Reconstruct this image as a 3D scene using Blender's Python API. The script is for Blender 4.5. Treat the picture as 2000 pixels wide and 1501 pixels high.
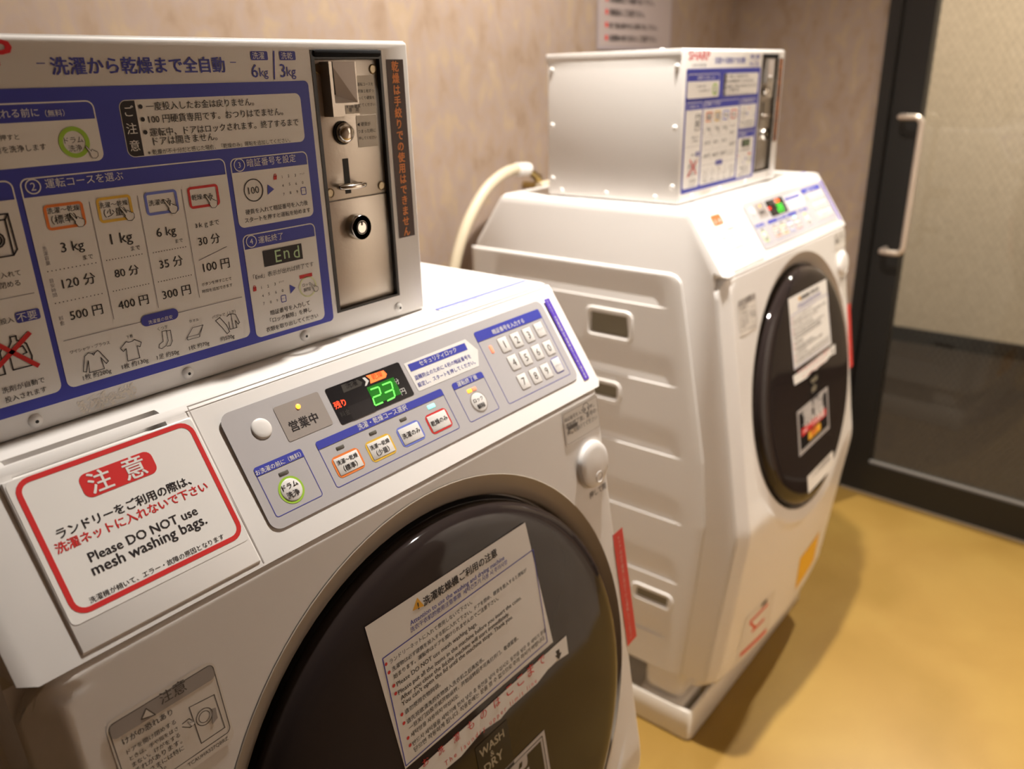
import bpy, bmesh, math, random
from mathutils import Vector, Matrix
from mathutils.geometry import tessellate_polygon
for o in list(bpy.data.objects): bpy.data.objects.remove(o)
SC = bpy.context.scene
COL = SC.collection
# ------------------------------------------------------------------ camera
FZ = 1.10                                   # top of the machines above the floor
cam_d = bpy.data.cameras.new('camera')
cam = bpy.data.objects.new('camera', cam_d); COL.objects.link(cam)
cam_d.sensor_width = 36; cam_d.sensor_fit = 'HORIZONTAL'; cam_d.lens = 1568.7344/2000*36
Rv, Uv, Fv = Vector((.62842303,-.7774655,-.02513728)), Vector((.29399307,.20746701,.93301957)), Vector((.72017537,.5937211,-.3589465))
M = Matrix.Identity(4)
for i in range(3):
    M[i][0], M[i][1], M[i][2] = Rv[i], Uv[i], -Fv[i]
M.translation = Vector((-.55033804,-.56464733,.21758526+FZ))
cam.matrix_world = M
cam_d.clip_start = .02
cam_d.dof.use_dof = True; cam_d.dof.focus_distance = .61; cam_d.dof.aperture_fstop = 5.4
SC.camera = cam
SC.view_settings.view_transform = 'Standard'; SC.view_settings.look = 'None'
SC.view_settings.gamma = 1; SC.view_settings.use_curve_mapping = False
SC.view_settings.exposure = 0.0
# ------------------------------------------------------------------ light
W = bpy.data.worlds.new('world'); SC.world = W; W.use_nodes = True
W.node_tree.nodes['Background'].inputs[0].default_value = (1,.86,.7,1); W.node_tree.nodes['Background'].inputs[1].default_value = .02
def downlight(x, y, z, power, size=.07, col=(1,.935,.85), spread=180):
    l = bpy.data.lights.new('downlight','AREA'); l.shape='DISK'; l.size=size; l.energy=power; l.color=col; l.spread=math.radians(spread)
    o = bpy.data.objects.new('downlight', l); COL.objects.link(o); o.location=(x,y,z); return o
CZ = 2.50
downlight(.62,.035,CZ-.012,33.5,spread=117)
bounce_fill = downlight(1.10,-.38,CZ-.02,11,spread=66)          # added fill lamp, bounced off the opposite wall onto the machine fronts
bounce_fill.rotation_euler = (Vector((1.05,-1.12,1.05))-bounce_fill.location).to_track_quat('-Z','Y').to_euler()
downlight(2.5,-.2,CZ-.012,96)
# ------------------------------------------------------------------ materials
def lin(c):
    return tuple((v/12.92 if v<=.04045 else ((v+.055)/1.055)**2.4) for v in c)
MATS = {}
def mat(name, rgb, rough=.5, metal=0, emit=0, spec=.5, coat=0, bump=0, bscale=200, trans=0, ior=1.45, aniso=None):
    if name in MATS: return MATS[name]
    m = bpy.data.materials.new(name); m.use_nodes=True; MATS[name]=m
    b = m.node_tree.nodes['Principled BSDF']
    b.inputs['Base Color'].default_value=(*rgb,1); b.inputs['Roughness'].default_value=rough; b.inputs['Metallic'].default_value=metal
    b.inputs['Specular IOR Level'].default_value=spec; b.inputs['IOR'].default_value=ior
    b.inputs['Coat Weight'].default_value=coat; b.inputs['Transmission Weight'].default_value=trans
    if emit: b.inputs['Emission Color'].default_value=(*rgb,1); b.inputs['Emission Strength'].default_value=emit
    if bump:
        nt=m.node_tree; tc=nt.nodes.new('ShaderNodeTexCoord'); n=nt.nodes.new('ShaderNodeTexNoise'); n.inputs['Scale'].default_value=bscale; n.inputs['Detail'].default_value=3
        bp=nt.nodes.new('ShaderNodeBump'); bp.inputs['Strength'].default_value=bump; bp.inputs['Distance'].default_value=.001
        nt.links.new(tc.outputs['Object'],n.inputs['Vector']); nt.links.new(n.outputs['Fac'],bp.inputs['Height']); nt.links.new(bp.outputs['Normal'],b.inputs['Normal'])
    return m
def mottled(name, stops, scale=(1,1,1), nscale=6, detail=6, rough=.6, spec=.3, dist=1.0, bump=0, coords='Object'):
    m = bpy.data.materials.new(name); m.use_nodes=True; MATS[name]=m; nt=m.node_tree
    b=nt.nodes['Principled BSDF']; b.inputs['Roughness'].default_value=rough; b.inputs['Specular IOR Level'].default_value=spec
    tc=nt.nodes.new('ShaderNodeTexCoord'); mp=nt.nodes.new('ShaderNodeMapping'); mp.inputs['Scale'].default_value=scale
    n=nt.nodes.new('ShaderNodeTexNoise'); n.inputs['Scale'].default_value=nscale; n.inputs['Detail'].default_value=detail; n.inputs['Distortion'].default_value=dist
    r=nt.nodes.new('ShaderNodeValToRGB'); r.color_ramp.elements.remove(r.color_ramp.elements[0])
    r.color_ramp.elements[0].position=stops[0][0]; r.color_ramp.elements[0].color=(*lin(stops[0][1]),1)
    for p,c in stops[1:]:
        e=r.color_ramp.elements.new(p); e.color=(*lin(c),1)
    nt.links.new(tc.outputs[coords],mp.inputs['Vector']); nt.links.new(mp.outputs['Vector'],n.inputs['Vector']); nt.links.new(n.outputs['Fac'],r.inputs['Fac']); nt.links.new(r.outputs['Color'],b.inputs['Base Color'])
    if bump:
        bp=nt.nodes.new('ShaderNodeBump'); bp.inputs['Strength'].default_value=bump; bp.inputs['Distance'].default_value=.002
        nt.links.new(n.outputs['Fac'],bp.inputs['Height']); nt.links.new(bp.outputs['Normal'],b.inputs['Normal'])
    return m
white = mat('white_plastic',(.78,.755,.735),.28)
white2= mat('white_painted_steel',(.76,.735,.71),.38,bump=.05,bscale=900)
PRINT = dict(paper=((.80,.78,.75),.45), blue=((.055,.065,.40),.4), navy=((.06,.065,.36),.45), ink=((.025,.02,.022),.5), grey=((.22,.2,.22),.5),
 logo_red=((.70,.025,.035),.4), red=((.62,.035,.035),.4), orange=((.80,.22,.05),.4), gold=((.75,.47,.06),.4), lilac=((.16,.20,.62),.4), green=((.35,.58,.06),.4), lime=((.72,.76,.45),.4),
 segment=((.45,.62,.35),.5), sign_brown=((.085,.052,.045),.45), sign_orange=((.85,.30,.09),.5), label=((.66,.62,.55),.5), label_white=((.78,.76,.735),.5), label_cream=((.74,.70,.65),.5),
 pale_orange=((.55,.15,.05),.5), pale_grey=((.22,.21,.20),.5), panel_grey=((.47,.45,.46),.35), taupe=((.34,.30,.275),.4), display_black=((.012,.011,.013),.18), display_dark=((.022,.02,.022),.18),
 tag_grey=((.06,.055,.05),.3), white_print=((.7,.68,.66),.4), tag_ink=((.5,.08,.02),.4), purple=((.10,.045,.50),.4), grey_ink=((.10,.085,.075),.5), header_grey=((.36,.33,.31),.5),
 strip_red=((.66,.04,.03),.4), pale_pink=((.75,.42,.38),.4), warn_yellow=((.80,.42,.04),.4), badge_cream=((.42,.37,.26),.4), label_grey=((.5,.47,.46),.4), yellow=((.85,.47,.015),.4), felt=((.008,.008,.009),.95))
for n_,(c_,r_) in PRINT.items(): mat(n_,c_,r_,spec=.35)
mat('led_green',(.12,1,.08),.4,emit=2.4); mat('green_window',(.004,.085,.004),.3,emit=1.4); mat('led_orange',(1,.17,.04),.4,emit=1.1); mat('led_red',(1,.06,.02),.4,emit=1.6)
mat('led_amber',(1,.33,.03),.4,emit=3.0); mat('led_cyan',(.25,1,.75),.4,emit=1.6); mat('led_pink',(1,.28,.16),.4,emit=.75); mat('led_off',(.11,.10,.085),.4)
handle_m = mat('satin_handle',(.68,.58,.49),.3,metal=.5)
steel = mat('brushed_steel',(.50,.45,.39),.36,metal=.85,bump=.08,bscale=500); chrome = mat('chrome',(.72,.68,.63),.14,metal=1); brass=mat('brass',(.45,.33,.13),.3,metal=1)
black = mat('black_frame',(.012,.011,.011),.35); dark_glass = mat('dark_door_glass',(.022,.016,.015),.05,spec=.34); gasket=mat('black_rubber',(.012,.011,.012),.4)
taupe_ring = mat('taupe_door_ring',(.46,.40,.335),.3); key_white = mat('key_white',(.74,.72,.70),.35); hose_mat = mat('cream_hose',(.55,.47,.34),.45)
hole = mat('dark_recess',(.01,.009,.008),.6); bolt_m = mat('bolt_brass',(.36,.29,.19),.35,metal=.8); frame_black=mat('door_black_paint',(.012,.011,.0105),.4)
bead = mat('grey_bead',(.16,.15,.145),.4); tray_m = mat('tray_plastic',(.72,.68,.62),.3)
# ------------------------------------------------------------------ object helpers
def tag(o,label=None,cat=None,group=None,kind=None):
    if label: o['label']=label
    if cat: o['category']=cat
    if group: o['group']=group
    if kind: o['kind']=kind
    return o
def empty(name, loc, rz=0):
    o=bpy.data.objects.new(name,None); COL.objects.link(o); o.location=loc; o.rotation_euler=(0,0,rz); o.empty_display_size=.05; return o
def children(o): return [c for c in bpy.data.objects if c.parent==o]
def root_loc(p):
    while p is not None and p.parent is not None: p=p.parent
    return p.location.copy() if p is not None else Vector((0,0,0))
class MB:
    """collects polygons with a material each and links them as one mesh object"""
    def __init__(s): s.v=[]; s.f=[]; s.m=[]; s.sm=[]; s.mats=[]
    def mi(s,m):
        m=MATS[m] if isinstance(m,str) else m
        if m not in s.mats: s.mats.append(m)
        return s.mats.index(m)
    def add(s,verts,faces,m,smooth=False):
        b=len(s.v); s.v+= [tuple(v) for v in verts]; i=s.mi(m)
        for f in faces: s.f.append(tuple(b+k for k in f)); s.m.append(i); s.sm.append(smooth)
    def box(s,x0,y0,z0,x1,y1,z1,m,T=None):
        vs=[(x,y,z) for x in(x0,x1) for y in(y0,y1) for z in(z0,z1)]
        if T: vs=[T(*v) for v in vs]
        s.add(vs,[(0,1,3,2),(4,6,7,5),(0,4,5,1),(2,3,7,6),(0,2,6,4),(1,5,7,3)],m)
    def bm(s,bm,m,smooth=False,T=None):
        bm.verts.ensure_lookup_table(); bm.verts.index_update()
        s.add([T(*v.co) if T else v.co for v in bm.verts],[[v.index for v in f.verts] for f in bm.faces],m,smooth); bm.free()
    def rbox(s,x0,y0,z0,x1,y1,z1,r,m,seg=3,T=None):
        bm=bmesh.new(); bmesh.ops.create_cube(bm,size=1)
        for v in bm.verts: v.co=Vector(((x0+x1)/2+v.co.x*(x1-x0),(y0+y1)/2+v.co.y*(y1-y0),(z0+z1)/2+v.co.z*(z1-z0)))
        bmesh.ops.bevel(bm,geom=list(bm.edges),offset=r,segments=seg,profile=.5,affect='EDGES'); s.bm(bm,m,True,T)
    def lathe(s,prof,m,n=48,T=None,closed=False,smooth=True):
        """prof: (r,h) list; axis along +h; T maps (a,b,h) to space"""
        vs=[];fs=[]
        for r,h in prof:
            for i in range(n):
                a=2*math.pi*i/n; p=(r*math.cos(a),r*math.sin(a),h); vs.append(T(*p) if T else p)
        for j in range(len(prof)-1):
            for i in range(n):
                k=(i+1)%n; fs.append((j*n+i,j*n+k,(j+1)*n+k,(j+1)*n+i))
        if prof[-1][0]>1e-6 and closed: fs.append(tuple((len(prof)-1)*n+i for i in range(n)))
        s.add(vs,fs,m,smooth)
    def tube(s,pts,r,m,n=12,caps=True):
        pts=[Vector(p) for p in pts]; vs=[];fs=[]; up=Vector((0,0,1)); prev=None
        for i,p in enumerate(pts):
            t=(pts[min(i+1,len(pts)-1)]-pts[max(i-1,0)]).normalized()
            if prev is None:
                a=t.orthogonal().normalized()
            else: a=(prev-t*prev.dot(t)).normalized()
            prev=a; b=t.cross(a); rr=r[i] if isinstance(r,(list,tuple)) else r
            for k in range(n):
                q=2*math.pi*k/n; vs.append(p+a*math.cos(q)*rr+b*math.sin(q)*rr)
        for i in range(len(pts)-1):
            for k in range(n): l=(k+1)%n; fs.append((i*n+k,i*n+l,(i+1)*n+l,(i+1)*n+k))
        if caps: fs+= [tuple(range(n))[::-1],tuple((len(pts)-1)*n+k for k in range(n))]
        s.add(vs,fs,m,True)
    def build(s,name,parent=None,label=None,bevel=None,origin=None):
        off=root_loc(parent) if parent else Vector((0,0,0))
        if origin is not None: off=Vector(origin)
        me=bpy.data.meshes.new(name); me.from_pydata([tuple(Vector(v)-off) for v in s.v],[],s.f)
        for m in s.mats: me.materials.append(m)
        me.polygons.foreach_set('material_index',s.m); me.polygons.foreach_set('use_smooth',s.sm)
        bm=bmesh.new(); bm.from_mesh(me); bmesh.ops.recalc_face_normals(bm,faces=bm.faces) if getattr(s,'fix',False) else None
        bm.to_mesh(me); bm.free(); me.update()
        o=bpy.data.objects.new(name,me); COL.objects.link(o)
        if parent: o.parent=parent
        elif origin is not None: o.location=off
        if label: o['label']=label
        if any(s.sm):
            md=o.modifiers.new('edge','EDGE_SPLIT'); md.split_angle=math.radians(38)
        return o
# ------------------------------------------------------------------ planes of the machine (metres; x right, y back, z up)
def PF(d=0):    # front of the coin box
    return lambda u,v,h=0: (u,-d-h,v+FZ)
A0=Vector((0,-.0373,.0018)); B0=Vector((0,-.1097,-.1073)); vS=(B0-A0).normalized(); nS=Vector((0,vS.z,-vS.y))
def PS(d=0):    # sloping control panel: v is minus the distance down the slope
    def f(u,v,h=0):
        p=A0+vS*(-v)+nS*(d+h); return (u,p.y,p.z+FZ)
    return f
AL=math.radians(9.0); vD=Vector((0,-math.sin(AL),-math.cos(AL))); nD=Vector((0,-math.cos(AL),math.sin(AL)))
def PD(d=0):    # front of the machine
    def f(u,v,h=0):
        p=B0+vD*(-v)+nD*(d+h); return (u,p.y,p.z+FZ)
    return f
# ------------------------------------------------------------------ printed sheets
TXT={}
def weight(b):
    e=.0065*b
    return [(0,0)] if not b else [(-e,0),(e,0)] if b<=1 else [(-e,-e*.7),(e,-e*.7),(-e,e*.7),(e,e*.7)]
def glyphs(s,bold,res=2):
    key=s
    if key not in TXT:
        c=bpy.data.curves.new('t','FONT'); c.body=s; c.resolution_u=res
        o=bpy.data.objects.new('t',c); COL.objects.link(o); dg=bpy.context.evaluated_depsgraph_get(); dg.update()
        e=o.evaluated_get(dg); me=e.to_mesh()
        TXT[key]=([(v.co.x,v.co.y) for v in me.vertices],[tuple(p.vertices) for p in me.polygons]); e.to_mesh_clear()
        bpy.data.objects.remove(o); bpy.data.curves.remove(c)
    return TXT[key]
def rrect(u0,v0,u1,v1,r,n=5):
    r=min(r,(u1-u0)/2-1e-5,(v1-v0)/2-1e-5); 
    if r<=1e-5: return [(u0,v0),(u1,v0),(u1,v1),(u0,v1)]
    out=[]
    for cx,cy,a in ((u1-r,v0+r,-90),(u1-r,v1-r,0),(u0+r,v1-r,90),(u0+r,v0+r,180)):
        for i in range(n+1): q=math.radians(a+90*i/n); out.append((cx+r*math.cos(q),cy+r*math.sin(q)))
    return out
LH=.00016
class Sheet(MB):
    def __init__(s,P,lh=LH): super().__init__(); s.P=P; s.lh=lh
    def flat(s,pts,faces,m,l): s.add([s.P(u,v,l*s.lh) for u,v in pts],faces,m)
    def poly(s,pts,m,l): s.flat(pts,[tuple(range(len(pts)))],m,l)
    def ring(s,a,b,m,l):
        n=len(a); s.flat(list(a)+list(b),[(i,(i+1)%n,n+(i+1)%n,n+i) for i in range(n)],m,l)
    def disc(s,u,v,r,m,l,w=0,n=32):
        a=[(u+r*math.cos(2*math.pi*i/n),v+r*math.sin(2*math.pi*i/n)) for i in range(n)]
        if w: s.ring(a,[(u+(r-w)*math.cos(2*math.pi*i/n),v+(r-w)*math.sin(2*math.pi*i/n)) for i in range(n)],m,l)
        else: s.poly(a,m,l)
    def line(s,pts,w,m,l):
        for (a,b),(c,d) in zip(pts,pts[1:]):
            L=math.hypot(c-a,d-b) or 1; x,y=-(d-b)/L*w/2,(c-a)/L*w/2; ex,ey=(c-a)/L*w/3,(d-b)/L*w/3
            s.flat([(a+x-ex,b+y-ey),(a-x-ex,b-y-ey),(c-x+ex,d-y+ey),(c+x+ex,d+y+ey)],[(0,1,2,3)],m,l)
    def text(s,t,u0,u1,v,m,l,bold=0,ys=1.0):
        V,F=glyphs(t,bold)
        if not V: return
        x0=min(a for a,_ in V); x1=max(a for a,_ in V); k=(u1-u0)/(x1-x0); cjk=any(ord(c)>0x2e80 for c in t)
        dy=.08 if cjk else 0
        for i,(ex,ey) in enumerate(weight(bold)): s.flat([(u0+(a-x0+ex)*k,v+(b+dy+ey)*k*ys) for a,b in V],F,m,l+i*.13)
    def num(s,t,u,v,hh,m,l,bold=0):
        V,F=glyphs(t,bold); x0=min(a for a,_ in V); x1=max(a for a,_ in V); y0=min(b for _,b in V); y1=max(b for _,b in V); k=hh/(y1-y0)
        for i,(ex,ey) in enumerate(weight(bold)): s.flat([(u+(a-(x0+x1)/2+ex)*k,v+(b-(y0+y1)/2+ey)*k) for a,b in V],F,m,l+i*.13)
    def vtext(s,t,u,v1,v0,m,l,bold=0,xs=1.0):
        em=(v1-v0)/len(t)
        for i,c in enumerate(t):
            V,F=glyphs(c,bold); k=em*(.96 if xs>.7 else .70); x0=min(a for a,_ in V); x1=max(a for a,_ in V); y0=min(b for _,b in V); y1=max(b for _,b in V)
            cy=v1-(i+.5)*em
            if c=='ー': s.flat([(u-(b-(y0+y1)/2)*k,cy-(a-(x0+x1)/2)*k) for a,b in V],[f[::-1] for f in F],m,l)
            else:
                for i,(ex,ey) in enumerate(weight(bold)): s.flat([(u+(a-.5+ex)*k*(xs if xs>.7 else 1),cy+(b-.38+ey)*k) for a,b in V],F,m,l+i*.13)
    def run(s,ops):
        K=1e-5
        for op in ops:
            t=op[0]
            if t in 'BUW' and len(t)==1:
                a=rrect(*(q*K for q in op[1:6])); u0,v0,u1,v1=(q*K for q in op[1:5]); n=6
                sq={'B':{1:(u1,v1),2:(u0,v1)},'U':{0:(u1,v0),3:(u0,v0)},'W':{0:(u1,v0),1:(u1,v1)}}[t]; out=[]
                for c in range(4): out+= [sq[c]] if c in sq else a[c*n:(c+1)*n]
                s.poly(out,op[6],op[7])
            elif t=='R': s.poly(rrect(*(q*K for q in op[1:6])),op[6],op[7])
            elif t=='O':
                u0,v0,u1,v1,r,w=(q*K for q in op[1:7]); r=max(r,w*1.05)
                a=rrect(u0,v0,u1,v1,r); b=rrect(u0+w,v0+w,u1-w,v1-w,max(r-w,2e-5)); s.ring(a,b,op[7],op[8])
            elif t=='T': s.text(op[1],op[2]*K,op[3]*K,op[4]*K,op[5],op[6],op[7],op[8])
            elif t=='N': s.num(op[1],op[2]*K,op[3]*K,op[4]*K,op[5],op[6],op[7])
            elif t=='V': s.vtext(op[1],op[2]*K,op[3]*K,op[4]*K,op[5],op[6],op[7],op[8])
            elif t=='L': s.line([(a*K,b*K) for a,b in op[1]],op[2]*K,op[3],op[4])
            elif t=='P': s.poly([(a*K,b*K) for a,b in op[1]],op[2],op[3])
            elif t=='C': s.disc(op[1]*K,op[2]*K,op[3]*K,op[5],op[6],op[4]*K)
            elif t=='D':
                for i in range(op[5]):
                    f=i/(op[5]-1); s.disc((op[1]+(op[3]-op[1])*f)*K,(op[2]+(op[4]-op[2])*f)*K,op[6]*K,op[7],op[8],n=8)
            elif t=='H': s.icon('hand',op[1]*K,op[2]*K,op[3]*K,op[4])
            elif t=='I': s.icon(op[1],op[2]*K,op[3]*K,op[4]*K,op[5])
            elif t=='S': s.digit(op[1],[(a*K,b*K) for a,b in op[2]],op[3],op[4])
        return s
    def digit(s,ch,q,m,l):
        tl,tr,br,bl=q
        def P(a,b): return tuple((tl[i]*(1-a)+tr[i]*a)*(1-b)+(bl[i]*(1-a)+br[i]*a)*b for i in (0,1))
        S={'a':((.08,0),(.92,0)),'b':((1,.06),(1,.44)),'c':((1,.56),(1,.94)),'d':((.08,1),(.92,1)),'e':((0,.56),(0,.94)),'f':((0,.06),(0,.44)),'g':((.1,.5),(.9,.5))}
        for k in {'2':'abged','3':'abgcd'}[ch]: s.line([P(*S[k][0]),P(*S[k][1])],.0011,m,l)
    def icon(s,n,u,v,h,l):
        w=h*.035
        I={'hand':([[(-.45,.5),(-.34,.44),(-.06,.05),(0,.2),(.1,.16),(.14,.06),(.22,.1),(.27,.0),(.36,.02),(.44,-.12),(.4,-.35),(.22,-.5),(-.05,-.48),(-.2,-.2),(-.16,-.12),(-.42,.36),(-.45,.5)]],[0]),
         'shirt':([[(-.22,.48),(-.08,.4),(.08,.4),(.22,.48),(.3,.4),(.62,-.18),(.5,-.28),(.3,.1),(.36,-.5),(-.36,-.5),(-.3,.1),(-.5,-.42),(-.64,-.36),(-.42,.36),(-.22,.48)],[(-.08,.4),(0,.3),(.08,.4)]],[]),
         'tee':([[(-.2,.46),(-.08,.4),(.1,.4),(.22,.46),(.52,.24),(.42,.04),(.28,.12),(.3,-.5),(-.3,-.5),(-.26,.12),(-.42,.02),(-.52,.2),(-.2,.46)]],[]),
         'sock':([[(-.1,.5),(.16,.5),(.16,-.12),(.0,-.36),(-.3,-.48),(-.46,-.38),(-.4,-.2),(-.14,-.08),(-.1,.5)],[(.16,.46),(.4,.46),(.4,-.2),(.24,-.44),(.02,-.42)]],[]),
         'towel':([[(-.1,.42),(.7,.42),(.62,.3),(.3,-.34),(-.6,-.34),(-.66,-.2),(-.1,.42)],[(-.6,-.34),(-.58,-.14),(.3,-.14),(.7,.42)],[(.3,-.34),(.3,-.14)]],[]),
         'pajama':([[(0,.4),(.14,.48),(.34,.46),(.5,.4),(.66,-.08),(.56,-.14),(.44,.08),(.46,-.3),(.06,-.3),(.06,.1)],[(-.66,.34),(-.4,.44),(-.1,-.02),(.02,-.4),(-.14,-.48),(-.36,-.1),(-.66,.34)],[(.24,.46),(.26,-.3)]],[]),
         'machine':([[(-.3,-.42),(-.3,.38),(.26,.38),(.26,-.42),(-.3,-.42)],[(-.3,.38),(-.2,.5),(.34,.5),(.26,.38)],[(.34,.5),(.36,-.3),(.26,-.42)],[(.17*math.cos(a*.524)-.02,.17*math.sin(a*.524)-.04) for a in range(13)],[(.11*math.cos(a*.524)-.02,.11*math.sin(a*.524)-.04) for a in range(13)]],[]),
         'bottles':([[(.1,-.45),(.1,.1),(.22,.3),(.22,.42),(.36,.42),(.36,.3),(.56,.16),(.62,-.2),(.56,-.45),(.1,-.45)],[(.34,.1),(.46,.12),(.52,-.08),(.42,-.1)],[(-.55,-.5),(-.55,.08),(-.1,.08),(-.1,-.5),(-.55,-.5)],[(-.55,.08),(-.42,.22),(.0,.22),(-.1,.08)]],[])}[n]
        for i,pl in enumerate(I[0]):
            if i in I[1]:
                tri=tessellate_polygon([[Vector((u+a*h,v+b*h,0)) for a,b in pl[:-1]]]); s.flat([(u+a*h,v+b*h) for a,b in pl[:-1]],[tuple(t) for t in tri],'paper',l)
            s.line([(u+a*h,v+b*h) for a,b in pl],w,'ink',l+1)
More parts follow.
